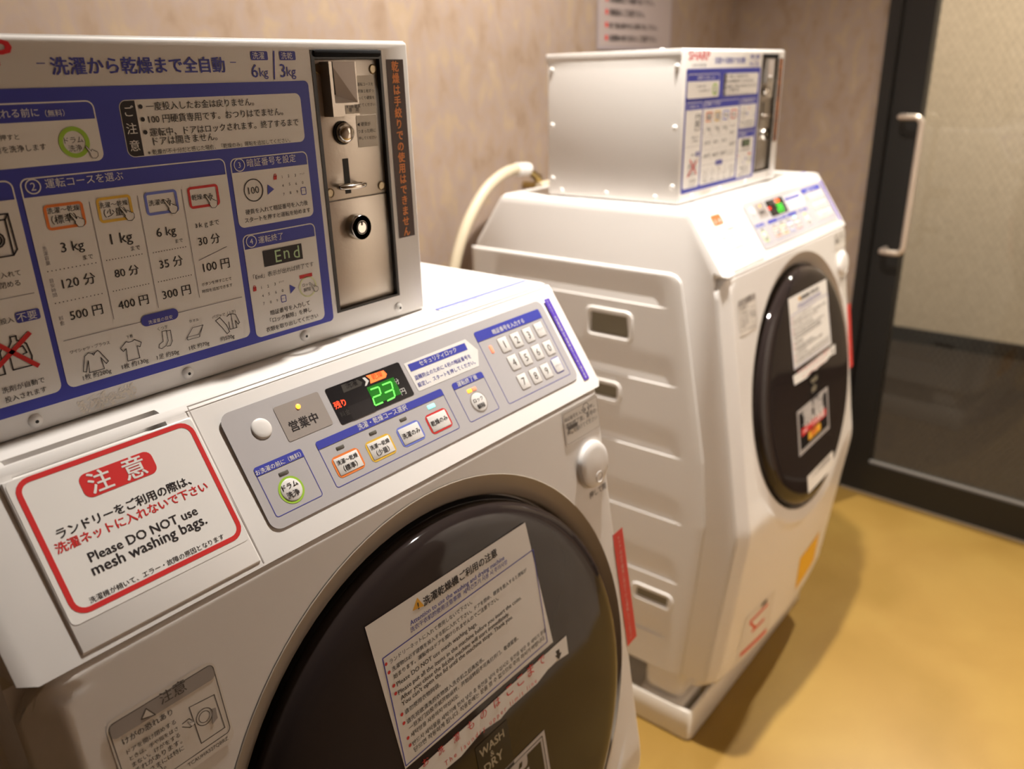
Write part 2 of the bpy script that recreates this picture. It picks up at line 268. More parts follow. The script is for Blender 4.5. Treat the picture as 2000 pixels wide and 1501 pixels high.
# ------------------------------------------------------------------ printed artwork, hundredths of a millimetre
OPS={
'INSTR':[
 ('R',-41316,1675,-11469,21776,400,'blue',1),
 ('T','SHARP',-40730,-33190,23100,'logo_red',1,3,0.8),
 ('T','全自動洗濯乾燥機',-39560,-34360,22000,'grey',1,0,1),
 ('T','－',-31930,-31440,22880,'navy',1,2,1.0),
 ('T','洗濯から乾燥まで全自動',-31110,-18840,22505,'navy',1,3,1.0),
 ('T','－',-18350,-17870,22880,'navy',1,2,1.0),
 ('R',-16510,23315,-15005,23950,100,'navy',1),
 ('T','洗濯',-16370,-15320,23390,'paper',2,0,1.0),
 ('R',-13915,23310,-12415,23960,100,'navy',1),
 ('T','洗乾',-13780,-12710,23380,'paper',2,0,1.0),
 ('L',[(-14400,23950),(-14640,21960)],120,'navy',1),
 ('N','6',-16330,22560,950,'navy',1,0),
 ('T','kg',-15910,-15150,22165,'navy',1,0,1.0),
 ('N','3',-13780,22550,980,'navy',1,0),
 ('T','kg',-13410,-12550,22140,'navy',1,0,1.0),
 ('O',-40866,17140,-28950,20945,500,90,'paper',2),
 ('B',-40866,17140,-28950,19800,500,'paper',3),
 ('T','洗濯物を入れる前に',-37487,-32470,20090,'paper',5,0,1.0),
 ('T','（無料）',-32100,-30920,20045,'paper',5,0,1.0),
 ('T','「ドラム洗浄」を押すと',-37890,-33930,18805,'ink',5,0,1.0),
 ('T','ドラム内を洗浄します',-36730,-32480,18080,'ink',5,0,1.0),
 ('C',-30690,18420,980,280,'green',5),
 ('T','ドラム',-31310,-30110,18355,'ink',6,0,1.0),
 ('T','洗浄',-31140,-30280,17845,'ink',6,0,1.0),
 ('H',-29700,17740,830,7),
 ('R',-27305,17135,-12410,20865,500,'paper',2),
 ('W',-27255,17185,-26175,20815,450,'ink',3),
 ('V','ご注意',-26740,20700,17340,'paper',6,1,0.66),
 ('C',-25830,20400,150,0,'ink',5),
 ('T','一度投入したお金は戻りません。',-25440,-16820,20105,'ink',5,1,1.0),
 ('C',-25830,19570,150,0,'ink',5),
 ('T','100 円硬貨専用です。おつりはでません。',-25420,-14270,19265,'ink',5,1,1.0),
 ('C',-25810,18720,150,0,'ink',5),
 ('T','運転中、ドアはロックされます。終了するまで',-25500,-12900,18400,'ink',5,1,1.0),
 ('T','ドアは開きません。',-25370,-20360,17795,'ink',5,1,1.0),
 ('T','※ 乾燥が不十分だと感じた場合、「乾燥のみ」運転を追加してください。',-25890,-13900,17190,'ink',5,0,1.0),
 ('O',-34530,2445,-20010,16495,500,90,'paper',2),
 ('B',-34530,2445,-20010,15305,500,'paper',3),
 ('C',-33790,15950,480,80,'paper',5),
 ('N','2',-33790,15950,490,'paper',5,0),
 ('T','運転コースを選ぶ',-33050,-27950,15735,'paper',5,0,1.0),
 ('O',-33510,13090,-31000,14730,280,190,'orange',5),
 ('O',-30115,13065,-27710,14760,280,190,'gold',5),
 ('O',-26775,13095,-24300,14710,280,190,'lilac',5),
 ('O',-23455,13125,-20940,14710,280,190,'red',5),
 ('T','洗濯～乾燥',-33300,-31240,14135,'ink',5,1,1.0),
 ('T','（標準）',-33160,-31570,13450,'ink',5,1,1.0),
 ('H',-31540,13560,980,7),
 ('T','洗濯～乾燥',-29980,-27970,14045,'ink',5,1,1.0),
 ('T','（少量）',-29750,-28220,13420,'ink',5,1,1.0),
 ('H',-28160,13500,1040,7),
 ('T','洗濯のみ',-26510,-24800,13750,'ink',5,1,1.0),
 ('H',-24910,13560,1080,7),
 ('T','乾燥のみ',-23190,-21460,13710,'ink',5,1,1.0),
 ('H',-21660,13510,1040,7),
 ('L',[(-30550,14580),(-30550,6450)],40,'grey',5),
 ('L',[(-27215,14570),(-27215,6500)],40,'grey',5),
 ('L',[(-23890,14610),(-23890,6540)],40,'grey',5),
 ('T','3 kg',-32970,-31480,11595,'ink',5,1,1.0),
 ('T','まで',-31720,-31050,10850,'ink',5,0,1.0),
 ('T','1 kg',-29660,-28130,11570,'ink',5,1,1.0),
 ('T','まで',-28400,-27710,10880,'ink',5,0,1.0),
 ('T','6 kg',-26330,-24850,11540,'ink',5,1,1.0),
 ('T','まで',-25030,-24440,10870,'ink',5,0,1.0),
 ('T','3ｋｇまで',-23270,-21280,11685,'ink',5,1,1.0),
 ('T','120 分',-33400,-31200,9180,'ink',5,1,1.0),
 ('T','80 分',-29850,-28120,9205,'ink',5,1,1.0),
 ('T','35 分',-26550,-24720,9205,'ink',5,1,1.0),
 ('T','30 分',-23230,-21430,10335,'ink',5,1,1.0),
 ('T','500 円',-33370,-31160,6995,'ink',5,1,1.0),
 ('T','400 円',-30050,-27840,6950,'ink',5,1,1.0),
 ('T','300 円',-26750,-24500,6955,'ink',5,1,1.0),
 ('T','100 円',-23200,-20940,8300,'ink',5,1,1.0),
 ('T','ボタンを押すことで',-23550,-20970,7310,'ink',5,0,1.0),
 ('T','時間を追加できます',-23600,-20970,6785,'ink',5,0,1.0),
 ('T','ワイシャツ・ブラウス',-33900,-31170,4770,'ink',5,0,1.0),
 ('T','下着',-29960,-29470,4820,'ink',5,0,1.0),
 ('T','くつ下',-27590,-26790,4810,'ink',5,0,1.0),
 ('T','タオル',-25040,-24270,4775,'ink',5,0,1.0),
 ('T','パジャマ（上下）',-23110,-21060,4645,'ink',5,0,1.0),
 ('T','1枚 約200g',-33460,-31480,2695,'ink',5,0,1.0),
 ('T','1枚 約130g',-30690,-28720,2690,'ink',5,0,1.0),
 ('T','1足 約50g',-28040,-26290,2655,'ink',5,0,1.0),
 ('T','1枚 約70g',-25430,-23730,2675,'ink',5,0,1.0),
 ('T','約500g',-22740,-21490,2665,'ink',5,0,1.0),
 ('L',[(-23440,9310),(-20970,9940)],50,'grey',5),
 ('D',-34100,10540,-30960,10540,13,40,'ink',5),
 ('D',-34090,8390,-30990,8390,13,40,'ink',5),
 ('D',-30210,10560,-27680,10560,13,40,'ink',5),
 ('D',-30190,8380,-27610,8380,13,40,'ink',5),
 ('D',-26840,10500,-24310,10500,13,40,'ink',5),
 ('D',-26860,8360,-24250,8360,13,40,'ink',5),
 ('V','洗濯容量',-33965,12190,10930,'grey',5,0,1.0),
 ('V','目安時間',-34005,10070,8790,'grey',5,0,1.0),
 ('V','料金',-33960,7510,6830,'grey',5,0,1.0),
 ('L',[(-34130,5780),(-20310,5780)],45,'grey',5),
 ('R',-28690,5360,-25810,6200,400,'navy',6),
 ('T','洗濯量の目安',-28190,-26310,5460,'paper',7,0,1),
 ('I','shirt',-32430,3870,1440,5),
 ('I','tee',-29750,3960,1490,5),
 ('I','sock',-27170,4050,1300,5),
 ('I','towel',-24770,3910,1110,5),
 ('I','pajama',-21880,3920,1550,5),
 ('O',-40866,2445,-34915,16495,500,90,'paper',2),
 ('B',-40866,2445,-34915,15305,500,'paper',3),
 ('T','① 洗濯物を入れる',-40266,-36115,15605,'paper',5,0,1),
 ('T','洗濯物を入れて',-38570,-35700,10625,'ink',5,0,1.0),
 ('T','ドアを閉める',-38290,-35870,9995,'ink',5,0,1.0),
 ('L',[(-40566,9365),(-35215,9365)],45,'grey',5),
 ('T','洗剤投入',-38400,-36760,7770,'ink',5,0,1.0),
 ('R',-36640,7635,-35160,8355,150,'navy',5),
 ('T','不要',-36580,-35370,7700,'paper',6,0,1.0),
 ('I','machine',-36570,13120,2790,5),
 ('I','bottles',-37790,5840,2480,5),
 ('L',[(-39320,4440),(-36110,6840)],300,'red',7),
 ('L',[(-38620,7160),(-36070,4630)],300,'red',7),
 ('T','洗剤が自動で',-38490,-35870,3350,'ink',5,0,1.0),
 ('T','投入されます',-38460,-35890,2690,'ink',5,0,1.0),
 ('O',-19600,11110,-12380,16390,500,90,'paper',2),
 ('B',-19600,11110,-12380,15325,500,'paper',3),
 ('C',-18840,15860,490,70,'paper',5),
 ('N','3',-18840,15860,410,'paper',5,0),
 ('T','暗証番号を設定',-18170,-13590,15630,'paper',5,0,1.0),
 ('C',-17890,13860,880,80,'ink',5),
 ('N','100',-17890,13860,540,'ink',5,0),
 ('P',[(-16560,14150),(-16660,13360),(-16000,13720)],'blue',5),
 ('N','1',-15100,14590,220,'ink',5,0),
 ('N','2',-14480,14600,220,'ink',5,0),
 ('N','3',-13820,14580,220,'ink',5,0),
 ('N','4',-15130,13900,220,'ink',5,0),
 ('N','5',-14470,13950,220,'ink',5,0),
 ('N','6',-13820,13920,220,'ink',5,0),
 ('N','7',-15140,13210,220,'ink',5,0),
 ('N','8',-14480,13260,230,'ink',5,0),
 ('N','9',-13810,13260,230,'ink',5,0),
 ('N','0',-13170,13930,220,'ink',5,0),
 ('T','クリア',-13370,-12900,14545,'ink',5,0,1.0),
 ('P',[(-15890,14750),(-15940,14440),(-15640,14440),(-15590,14760)],'red',5),
 ('C',-15740,14780,120,50,'red',5),
 ('O',-13430,12930,-12905,13555,100,60,'blue',5),
 ('T','スタート',-13410,-12940,13215,'blue',5,0,1.0),
 ('T','硬貨を入れて暗証番号を入力後',-18880,-12890,12070,'ink',5,1,1.0),
 ('T','スタートを押すと運転を始めます',-19050,-12720,11450,'ink',5,1,1.0),
 ('O',-19485,2085,-12425,10535,500,90,'paper',2),
 ('B',-19485,2085,-12425,9400,500,'paper',3),
 ('C',-18740,9970,490,70,'paper',5),
 ('N','4',-18740,9970,420,'paper',5,0),
 ('T','運転終了',-18100,-15730,9670,'paper',5,0,1.0),
 ('R',-17860,7725,-14030,9040,60,'ink',5),
 ('N','E',-16450,8400,990,'segment',6,0),
 ('N','n',-15620,8380,670,'segment',6,0),
 ('N','d',-14630,8420,1010,'segment',6,0),
 ('T','「End」表示が出れば終了です',-19020,-13040,6885,'ink',5,0,1.0),
 ('N','1',-18420,6150,230,'ink',5,0),
 ('N','2',-17780,6140,230,'ink',5,0),
 ('N','3',-17100,6170,230,'ink',5,0),
 ('N','4',-18390,5450,230,'ink',5,0),
 ('N','5',-17790,5490,230,'ink',5,0),
 ('N','6',-17110,5480,240,'ink',5,0),
 ('N','7',-18390,4800,230,'ink',5,0),
 ('N','8',-17720,4780,230,'ink',5,0),
 ('N','9',-17090,4770,230,'ink',5,0),
 ('N','0',-16450,5470,240,'ink',5,0),
 ('T','クリア',-16710,-16220,6145,'ink',5,0,1.0),
 ('P',[(-19170,6310),(-19200,5970),(-18910,5990),(-18880,6310)],'red',5),
 ('C',-19030,6320,120,50,'red',5),
 ('O',-16710,4480,-16190,5090,100,60,'blue',5),
 ('T','スタート',-16690,-16220,4740,'blue',5,0,1.0),
 ('P',[(-15700,5830),(-15710,5040),(-15130,5450)],'blue',5),
 ('R',-14615,6075,-13290,6385,40,'red',5),
 ('C',-13870,5270,900,120,'lime',5),
 ('T','ロック',-14400,-13530,5340,'ink',5,0,1.0),
 ('T','解除',-14360,-13600,4865,'ink',5,0,1.0),
 ('H',-13190,5080,800,7),
 ('T','暗証番号を入力して',-17900,-13890,3660,'ink',5,1,1.0),
 ('T','「ロック解除」を押し',-18020,-13810,3035,'ink',5,1,1.0),
 ('T','衣類を取り出してください',-18530,-13180,2345,'ink',5,1,1.0),
],
'SIGN':[
 ('R',-2790,7595,-740,23335,0,'sign_brown',1),
 ('V','乾燥は手絞りでの使用はできません',-1790,23250,7640,'sign_orange',2,5,0.92),
],
'COINLBL1':[
 ('R',-6260,18870,-4110,22075,40,'label',1),
 ('T','▲運転コースを',-6340,-4240,21225,'ink',2,0,1.0),
 ('T','選択後１枚ずつ',-6340,-4220,20670,'ink',2,0,1.0),
 ('T','ゆっくり硬貨を',-6340,-4200,20110,'ink',2,0,1.0),
 ('T','入れてください',-6340,-4180,19540,'ink',2,0,1.0),
],
'COINLBL2':[
 ('R',-6475,16155,-4180,18810,40,'label',1),
 ('T','◀ 硬貨が',-6450,-4920,17915,'ink',2,0,1.0),
 ('T','つまった時に',-6430,-4380,17345,'ink',2,0,1.0),
 ('T','押してください',-6410,-4320,16785,'ink',2,0,1.0),
],
'COINLBL3':[
 ('R',-8535,19070,-6795,19745,0,'label',1),
 ('T','￥100 硬貨',-8470,-6950,19510,'ink',2,1,1.0),
 ('T','専\u3000用',-8230,-7160,19195,'ink',2,1,1.0),
],
'WARN':[
 ('R',-41025,-10890,-28585,-1170,400,'label_white',1),
 ('O',-40700,-10510,-28725,-1255,1000,340,'red',2),
 ('R',-37160,-3950,-32260,-2300,500,'red',2),
 ('T','注',-36680,-35250,-3805,'label_white',3,2,1.0),
 ('T','意',-34380,-32950,-3840,'label_white',3,2,1.0),
 ('T','ランドリーをご利用の際は、',-39610,-30600,-5640,'ink',2,3,1.0),
 ('T','洗濯ネットに入れないで下さい',-40030,-29700,-6465,'red',2,3,1.0),
 ('T','Please DO NOT use',-38550,-31130,-7725,'ink',2,2,1.0),
 ('T','mesh washing bags.',-38720,-30830,-8575,'ink',2,2,1.0),
 ('T','洗濯機が傾いて、エラー・故障の原因となります',-39580,-30220,-10075,'ink',2,1,1.0),
],
'WARN2':[
 ('R',-41025,-10890,-28585,-1170,400,'label_white',1),
 ('R',-40154,-4183,-36422,-2142,400,'pale_orange',2),
 ('T','注\u3000意',-39408,-37169,-3746,'label_white',3,2,1),
 ('T','ランドリーをご利用の際は、',-39781,-33561,-5544,'pale_grey',3,3,1),
 ('T','洗濯ネットに入れないで下さい',-39781,-33312,-6808,'pale_grey',3,3,1),
 ('T','Please DO NOT use',-39035,-33312,-7974,'pale_grey',3,0,1),
 ('T','mesh washing bags.',-39035,-33312,-9043,'pale_grey',3,0,1),
 ('T','洗濯機が傾いて、エラー・故障の原因となります',-39781,-32317,-10307,'pale_grey',3,0,1),
],
'PANEL':[
 ('R',-26690,-11295,12800,-1710,900,'panel_grey',1),
 ('O',-20285,-10425,-5815,-6355,250,55,'navy',2),
 ('U',-20285,-7025,-5815,-6355,225,'blue',3),
 ('T','洗濯・乾燥コース選択',-15980,-10390,-6905,'paper',4,1,1.0),
 ('O',-25985,-10415,-21645,-6325,250,55,'navy',2),
 ('U',-25985,-7010,-21645,-6325,225,'blue',3),
 ('T','お洗濯の前に（無料）',-25960,-21870,-6950,'paper',4,1,1.0),
 ('O',-4430,-10430,-120,-6380,250,55,'navy',2),
 ('U',-4430,-7010,-120,-6380,225,'blue',3),
 ('T','運転終了後',-3780,-990,-6930,'paper',4,1,1.0),
 ('O',1255,-10490,11840,-2580,250,55,'navy',2),
 ('U',1255,-3635,11840,-2580,225,'blue',3),
 ('T','暗証番号を入力する',3760,8860,-3475,'paper',4,1,1.0),
],
'STATUS':[
 ('R',-22275,-5555,-17940,-2595,180,'taupe',1),
 ('T','営業中',-21660,-19000,-4935,'ink',2,2,1.0),
],
'DISPLAY':[
 ('R',-17270,-5940,-8920,-2660,200,'display_black',1),
 ('R',-16020,-5965,-13530,-4700,0,'display_dark',2),
 ('P',[(-15620,-2800),(-13860,-2840),(-13500,-3210),(-13760,-3460),(-15690,-3500)],'tag_grey',2),
 ('T','洗濯',-15250,-14000,-3300,'display_black',3,0,1.0),
 ('P',[(-13310,-2880),(-13030,-2890),(-12810,-3310),(-13220,-3620),(-13450,-3620),(-13140,-3280)],'white_print',2),
 ('P',[(-12870,-2820),(-10900,-2900),(-10720,-3310),(-11000,-3570),(-12790,-3590),(-12620,-3200)],'led_orange',2),
 ('T','乾燥',-12380,-11200,-3395,'tag_ink',3,0,1.0),
 ('T','残り',-17120,-15940,-4550,'led_red',2,3,1.0),
 ('T','料金',-16980,-15960,-5350,'tag_grey',2,0,1.0),
 ('T','分',-10410,-9850,-4530,'white_print',2,0,1.0),
 ('T','円',-10260,-9690,-5585,'white_print',2,0,1.0),
 ('R',-13355,-5425,-10230,-3790,0,'green_window',2),
 ('S','2',[(-13130,-4070),(-12150,-4100),(-12450,-5490),(-13400,-5500)],'led_green',3),
 ('S','3',[(-11780,-4070),(-10690,-4080),(-11050,-5470),(-12050,-5530)],'led_green',3),
],
'SECURE':[
 ('P',[(-8470,-2990),(-130,-2880),(780,-4330),(-80,-5810),(-8310,-5840)],'label_white',1),
 ('R',-8120,-3910,-440,-3200,0,'blue',2),
 ('T','セキュリティロック',-6840,-1860,-3760,'paper',3,1,1.0),
 ('T','盗難防止のために４桁の暗証番号を',-8070,-510,-4805,'navy',2,1,1.0),
 ('T','設定し、スタートを押してください。',-8100,-330,-5505,'navy',2,1,1.0),
],
'PURPLE':[
 ('R',13495,-11790,14420,-1875,0,'purple',1),
 ('V','ランドリーの営業時間は午前零時までとさせて頂きます',13900,-1980,-11700,'paper',2,1,1.1),
],
'CAUTION':[
 ('R',-41310,-10925,-33750,-4365,700,'label_cream',1),
 ('O',-41185,-10130,-33900,-4625,400,60,'grey_ink',2),
 ('R',-41185,-5740,-33900,-4625,400,'header_grey',2),
 ('T','注',-37800,-36960,-5360,'grey_ink',3,1,1.0),
 ('T','意',-36880,-35980,-5405,'grey_ink',3,1,1.0),
 ('P',[(-38750,-4960),(-38330,-5710),(-39200,-5460)],'label_cream',3),
 ('L',[(-38750,-4960),(-38330,-5710),(-39200,-5460),(-38750,-4960)],70,'grey_ink',4),
 ('T','けがの恐れあり',-40620,-37290,-6410,'grey_ink',3,2,1.0),
 ('T','ドアを開け閉めする',-40580,-37260,-7150,'grey_ink',3,1,1.0),
 ('T','ときは、手や指をはさ',-40540,-37250,-7660,'grey_ink',3,1,1.0),
 ('T','まない。けがをする',-40500,-37250,-8180,'grey_ink',3,1,1.0),
 ('T','それがあります。',-40460,-37240,-8710,'grey_ink',3,1,1.0),
 ('T','お子さまには特に',-40420,-37240,-9235,'grey_ink',3,1,1.0),
 ('T','ださい。',-40380,-38640,-9640,'grey_ink',3,1,1.0),
 ('L',[(-36190,-6630),(-34370,-6850),(-34280,-9590),(-36090,-9590),(-36190,-6630)],60,'grey_ink',3),
 ('C',-35400,-7920,620,60,'grey_ink',3),
 ('C',-35400,-7920,420,50,'grey_ink',3),
 ('P',[(-34940,-7660),(-34510,-7790),(-34570,-8590),(-35020,-8810),(-34910,-8260)],'header_grey',3),
 ('L',[(-36900,-7440),(-36400,-7380),(-36240,-7620)],60,'grey_ink',3),
 ('L',[(-36960,-7640),(-36500,-8010),(-36150,-7970)],60,'grey_ink',3),
 ('H',-36350,-7750,480,4),
 ('T','TCAUHA327QBRZ',-37310,-34270,-10585,'grey_ink',3,0,1.0),
],
'GUIDE':[
 ('R',8035,-4505,14660,-805,300,'label_cream',1),
 ('O',8150,-4385,14555,-925,300,50,'taupe',2),
 ('T','暗証番号を入力後 を押し',8290,13930,-1880,'grey_ink',3,0,1.0),
 ('T','運転終了後、番号の',8360,14030,-2660,'grey_ink',3,0,1.0),
 ('T','押して開けてください',8430,14120,-3445,'grey_ink',3,0,1.0),
 ('C',12300,-1540,600,60,'grey_ink',3),
 ('R',8665,-2915,10430,-2490,0,'grey_ink',3),
],
'RED':[
 ('P',[(14340,-17870),(16440,-17760),(16670,-32620),(14520,-32830)],'strip_red',1),
 ('V','※ドアは必ず確実に閉めてから運転してください',15480,-18300,-32310,'pale_pink',2,0,0.9),
],
'PUSHTXT':[
 ('T','押して開',10970,14200,-11830,'grey_ink',1,1,1.0),
],
'NOTE':[
 ('P',[(-22100,-8390),(-1530,-8680),(-130,-22990),(-21230,-22650)],'label_white',1),
 ('O',-21165,-22465,-955,-11835,0,110,'navy',2),
 ('P',[(-16400,-8840),(-15820,-9960),(-17160,-9700)],'warn_yellow',2),
 ('N','!',-16470,-9590,610,'ink',3,4),
 ('T','洗濯乾燥機ご利用の注意',-15850,-6110,-10030,'ink',2,4,1.0),
 ('T','Attention to use the washing and drying machine',-17680,-5250,-10835,'navy',2,2,1.0),
 ('T','洗衣干衣机的使用注意事項  세탁건조기 사용 시 주의사항',-17800,-4920,-11470,'navy',2,1,1.0),
 ('C',-20900,-12540,150,0,'red',3),
 ('T','ランドリーネットに入れて使用しないで下さい。',-20520,-10350,-12800,'ink',3,1,1.0),
 ('C',-20780,-13400,160,0,'red',3),
 ('T','洗濯物は必ず硬貨を投入する前に入れて下さい。ドアを閉め、硬貨を投入すると運転が',-20450,-2440,-13575,'ink',3,1,1.0),
 ('T','始まります。運転中はドアを開けられませんのでご注意下さい。',-20440,-6960,-14285,'ink',3,1,1.0),
 ('C',-20610,-14790,160,0,'red',3),
 ('T','Please DO NOT use mesh washing bags.',-20280,-10200,-15095,'ink',3,1,1.0),
 ('C',-20580,-15560,160,0,'red',3),
 ('T','Please put all the items in the machine before you insert the coins.',-20320,-3810,-15885,'ink',3,1,1.0),
 ('T','After you close the lid,the machine will start immediately.',-20190,-5860,-16525,'ink',3,1,1.0),
 ('T',"You can't open the lid until the machine stops. Thank you.",-20210,-5450,-17090,'ink',3,1,1.0),
 ('C',-20420,-17730,160,0,'red',3),
 ('T','请勿使用衣物网袋。',-20100,-15790,-18010,'ink',3,1,1.0),
 ('C',-20400,-18610,160,0,'red',3),
 ('T','请先将欲清洗的衣物放入洗衣机之后再投币。',-20100,-10150,-18960,'ink',3,1,1.0),
 ('T','一旦关门后投币就开始运转，开始运转后不可再打开门，敬请留意。',-20000,-5180,-19645,'ink',3,1,1.0),
 ('C',-20310,-20160,160,0,'red',3),
 ('T','세탁망을 사용하지 마십시오.',-19980,-13960,-20385,'ink',3,1,1.0),
 ('C',-20260,-20930,160,0,'red',3),
 ('T','반드시 세탁물을 세탁기에 먼저 넣은 후 동전을 넣어 주십시오. 동전을 넣은 후 세탁기 문을',-19980,-980,-21240,'ink',3,1,1.0),
 ('T','닫으면 작동하게 됩니다. 작동중에는 문을 열 수 없으므로 주의 하시기 바랍니다.',-19960,-1320,-21910,'ink',3,1,1.0),
],
'LIMIT':[
 ('P',[(2090,-23520),(2030,-25680),(-170,-25370),(-1610,-25380),(-3450,-25790),(-4970,-25750),(-8050,-25690),(-9360,-25950),(-12040,-25490),(-15030,-26020),(-17170,-25890),(-19600,-25740),(-21430,-25620),(-21900,-23650)],'label_white',1),
 ('T','お',-19400,-18660,-23950,'red',2,1,1.0),
 ('T','洗',-17520,-16750,-24130,'red',2,1,1.0),
 ('T','濯',-15550,-14750,-24275,'red',2,1,1.0),
 ('T','も',-13640,-12800,-24385,'red',2,1,1.0),
 ('T','の',-11850,-10980,-24425,'red',2,1,1.0),
 ('T','は',-9920,-9020,-24450,'red',2,1,1.0),
 ('T','こ',-7990,-7060,-24485,'red',2,1,1.0),
 ('T','こ',-6310,-5350,-24490,'red',2,1,1.0),
 ('T','ま',-4650,-3660,-24440,'red',2,1,1.0),
 ('T','で',-2850,-1820,-24340,'red',2,1,1.0),
 ('T','T h e   l a u n d r y   u p p e r   l i m i t   l i n e',-17050,-3530,-25585,'red',2,0,1.0),
 ('P',[(10,-24180),(630,-24250),(650,-24760),(960,-24830),(370,-25400),(-140,-24640),(120,-24680)],'ink',2),
],
'BADGE':[
 ('R',-13220,-31965,-8565,-26535,100,'display_black',1),
 ('T','WASH',-12790,-9290,-27975,'badge_cream',2,3,1.0),
 ('T','&',-11490,-10950,-28795,'badge_cream',2,0,1.0),
 ('T','DRY',-12540,-9880,-29945,'badge_cream',2,3,1.0),
],
'STICK':[
 ('R',-20950,-40745,-3570,-31330,0,'label_grey',1),
 ('O',-20550,-40345,-3970,-31730,0,100,'display_black',2),
 ('R',-20150,-39945,-4370,-32130,0,'display_black',2),
 ('T','電解',-17822,-6698,-35473,'label_grey',3,5,0.7),
 ('R',-19212,-37167,-5308,-35567,0,'red',3),
 ('T','コース搭載',-18169,-6351,-36885,'paper',4,2,1),
 ('R',-15736,-39239,-8784,-37544,400,'warn_yellow',3),
 ('T','節水',-13998,-10522,-38956,'red',4,2,0.9),
],
'DLABEL':[
 ('R',-17310,-50290,-2060,-46535,0,'label_cream',1),
 ('T','ドラム式洗濯乾燥機',-15310,-4060,-48012,'grey_ink',2,0,1),
],
'TOPLBL':[
],
}
PTS={'dome': [-23890,-3770],'dome_e': [-23100,-4070],'statusled': [-20190,-3190],'led1': [-18360,-7530],'led2': [-14840,-7540],'led3': [-11330,-7540],'led4': [-7800,-7520],'led5': [-23870,-7560],'drum': [-23900,-8940],'drum_e': [-22850,-9400],'unlock': [-2240,-8980],'unlock_e': [-1210,-9340],'unled': [-2340,-7670],'keyled': [2560,-4850],'flapseam_t': [-28400,-320],'flapseam_b': [-28440,-13100],'flap_bl': [-41180,-12770],'kw0': [3860,-4070],'kw1': [5110,-5430],'gp': [-26690,-11295,12800,-1710],'scoop': [[-40450,700],[-31010,840],[-30230,40],[-31590,40],[-40260,-10]],'knob': [12000,-8010],'knob_e': [14590,-9030],'knob_b': [11420,-10690],'knob_t': [12590,-5280]}
BTN={'orange': [-19685,-9860,-16885,-8045],'gold': [-16155,-9895,-13375,-8050],'lilac': [-12620,-9885,-9895,-8040],'red': [-9110,-9950,-6405,-8070]}
KEY={'1': [4530,-4810],'2': [6530,-4840],'3': [8540,-4830],'クリア': [10560,-4750],'4': [4620,-6870],'5': [6580,-6910],'6': [8590,-6880],'0': [10540,-6950],'7': [4640,-9030],'8': [6610,-9040],'9': [8490,-9070],'スタート': [10530,-8990]}
# ------------------------------------------------------------------ the room
def struct(mb,name): 
    o=mb.build(name); o['kind']='structure'; return o
wall_m = mottled('mottled_wallpaper',[(.28,(.56,.475,.40)),(.42,(.605,.525,.455)),(.52,(.605,.535,.49)),(.62,(.635,.555,.465)),(.78,(.66,.585,.525))],scale=(1,1,.6),nscale=24,detail=6,dist=.35,rough=.75,bump=.12)
brown_wall = mottled('brown_wallpaper',[(.3,(.50,.43,.37)),(.7,(.58,.50,.44))],nscale=5,rough=.7)
pale_wall = mottled('pale_wallpaper',[(.3,(.84,.79,.74)),(.7,(.90,.86,.82))],nscale=5,rough=.7)
floor_m = mottled('cream_vinyl',[(.3,(.53,.415,.19)),(.5,(.56,.44,.215)),(.7,(.59,.475,.24))],nscale=3.2,detail=7,rough=.34,spec=.3,dist=.4)
carpet = mottled('grey_carpet',[(.3,(.15,.125,.105)),(.7,(.20,.17,.145))],nscale=60,detail=3,rough=.95,spec=.1)
ceil_m = mat('ceiling_paint',(.62,.58,.52),.9); hall_wall=mottled('corridor_wallpaper',[(.3,(.64,.58,.50)),(.7,(.70,.635,.55))],nscale=40,rough=.8)
YB,XL,YF=.63,-2.1,-1.12
Q0=Vector((1.991,.104,0)); dS=Vector((-.06874,-.99763,0)); dN=Vector((-.99763,.06874,0))
def WR(s,n,z): 
    p=Q0+dS*s+dN*n; return (p.x,p.y,z)
sB=-(YB-.104)/.99763; sF=(YF-.104)/-.99763
m=MB(); m.box(XL-.1,YF-.1,-.05,2.09,YB+.1,0,floor_m); struct(m,'floor')
m=MB(); m.box(XL-.1,YF-.1,CZ,4.0,YB+1.6,CZ+.05,ceil_m); struct(m,'ceiling')
m=MB(); m.box(XL-.1,YB,0,2.09,YB+.08,CZ,wall_m); struct(m,'wall_back')
m=MB(); m.box(XL-.1,YF,0,XL,YB,CZ,wall_m); struct(m,'wall_left')
m=MB(); m.box(XL-.1,YF-.08,0,.62,YF,CZ,brown_wall); m.box(.62,YF-.08,0,2.0,YF,CZ,pale_wall); struct(m,'wall_front')
m=MB(); TH=-.09
m.box(sB-.02,TH,0,-.046,0,CZ,wall_m,WR); m.box(-.046,TH,2.12,.94,0,CZ,wall_m,WR); m.box(.94,TH,0,sF,0,CZ,wall_m,WR); struct(m,'wall_right')
# corridor beyond the glass door
m=MB(); m.box(2.092,-2.9,-.05,3.85,1.9,-.002,carpet); struct(m,'floor_corridor')
m=MB(); m.box(3.75,-2.9,-.05,3.85,1.9,CZ,hall_wall); struct(m,'wall_corridor')
m=MB(); m.box(2.0,1.9,-.05,3.85,2.0,CZ,hall_wall); struct(m,'wall_corridor_end')
m=MB(); m.box(3.735,-2.9,-.002,3.75,1.9,.07,black); struct(m,'baseboard_corridor')
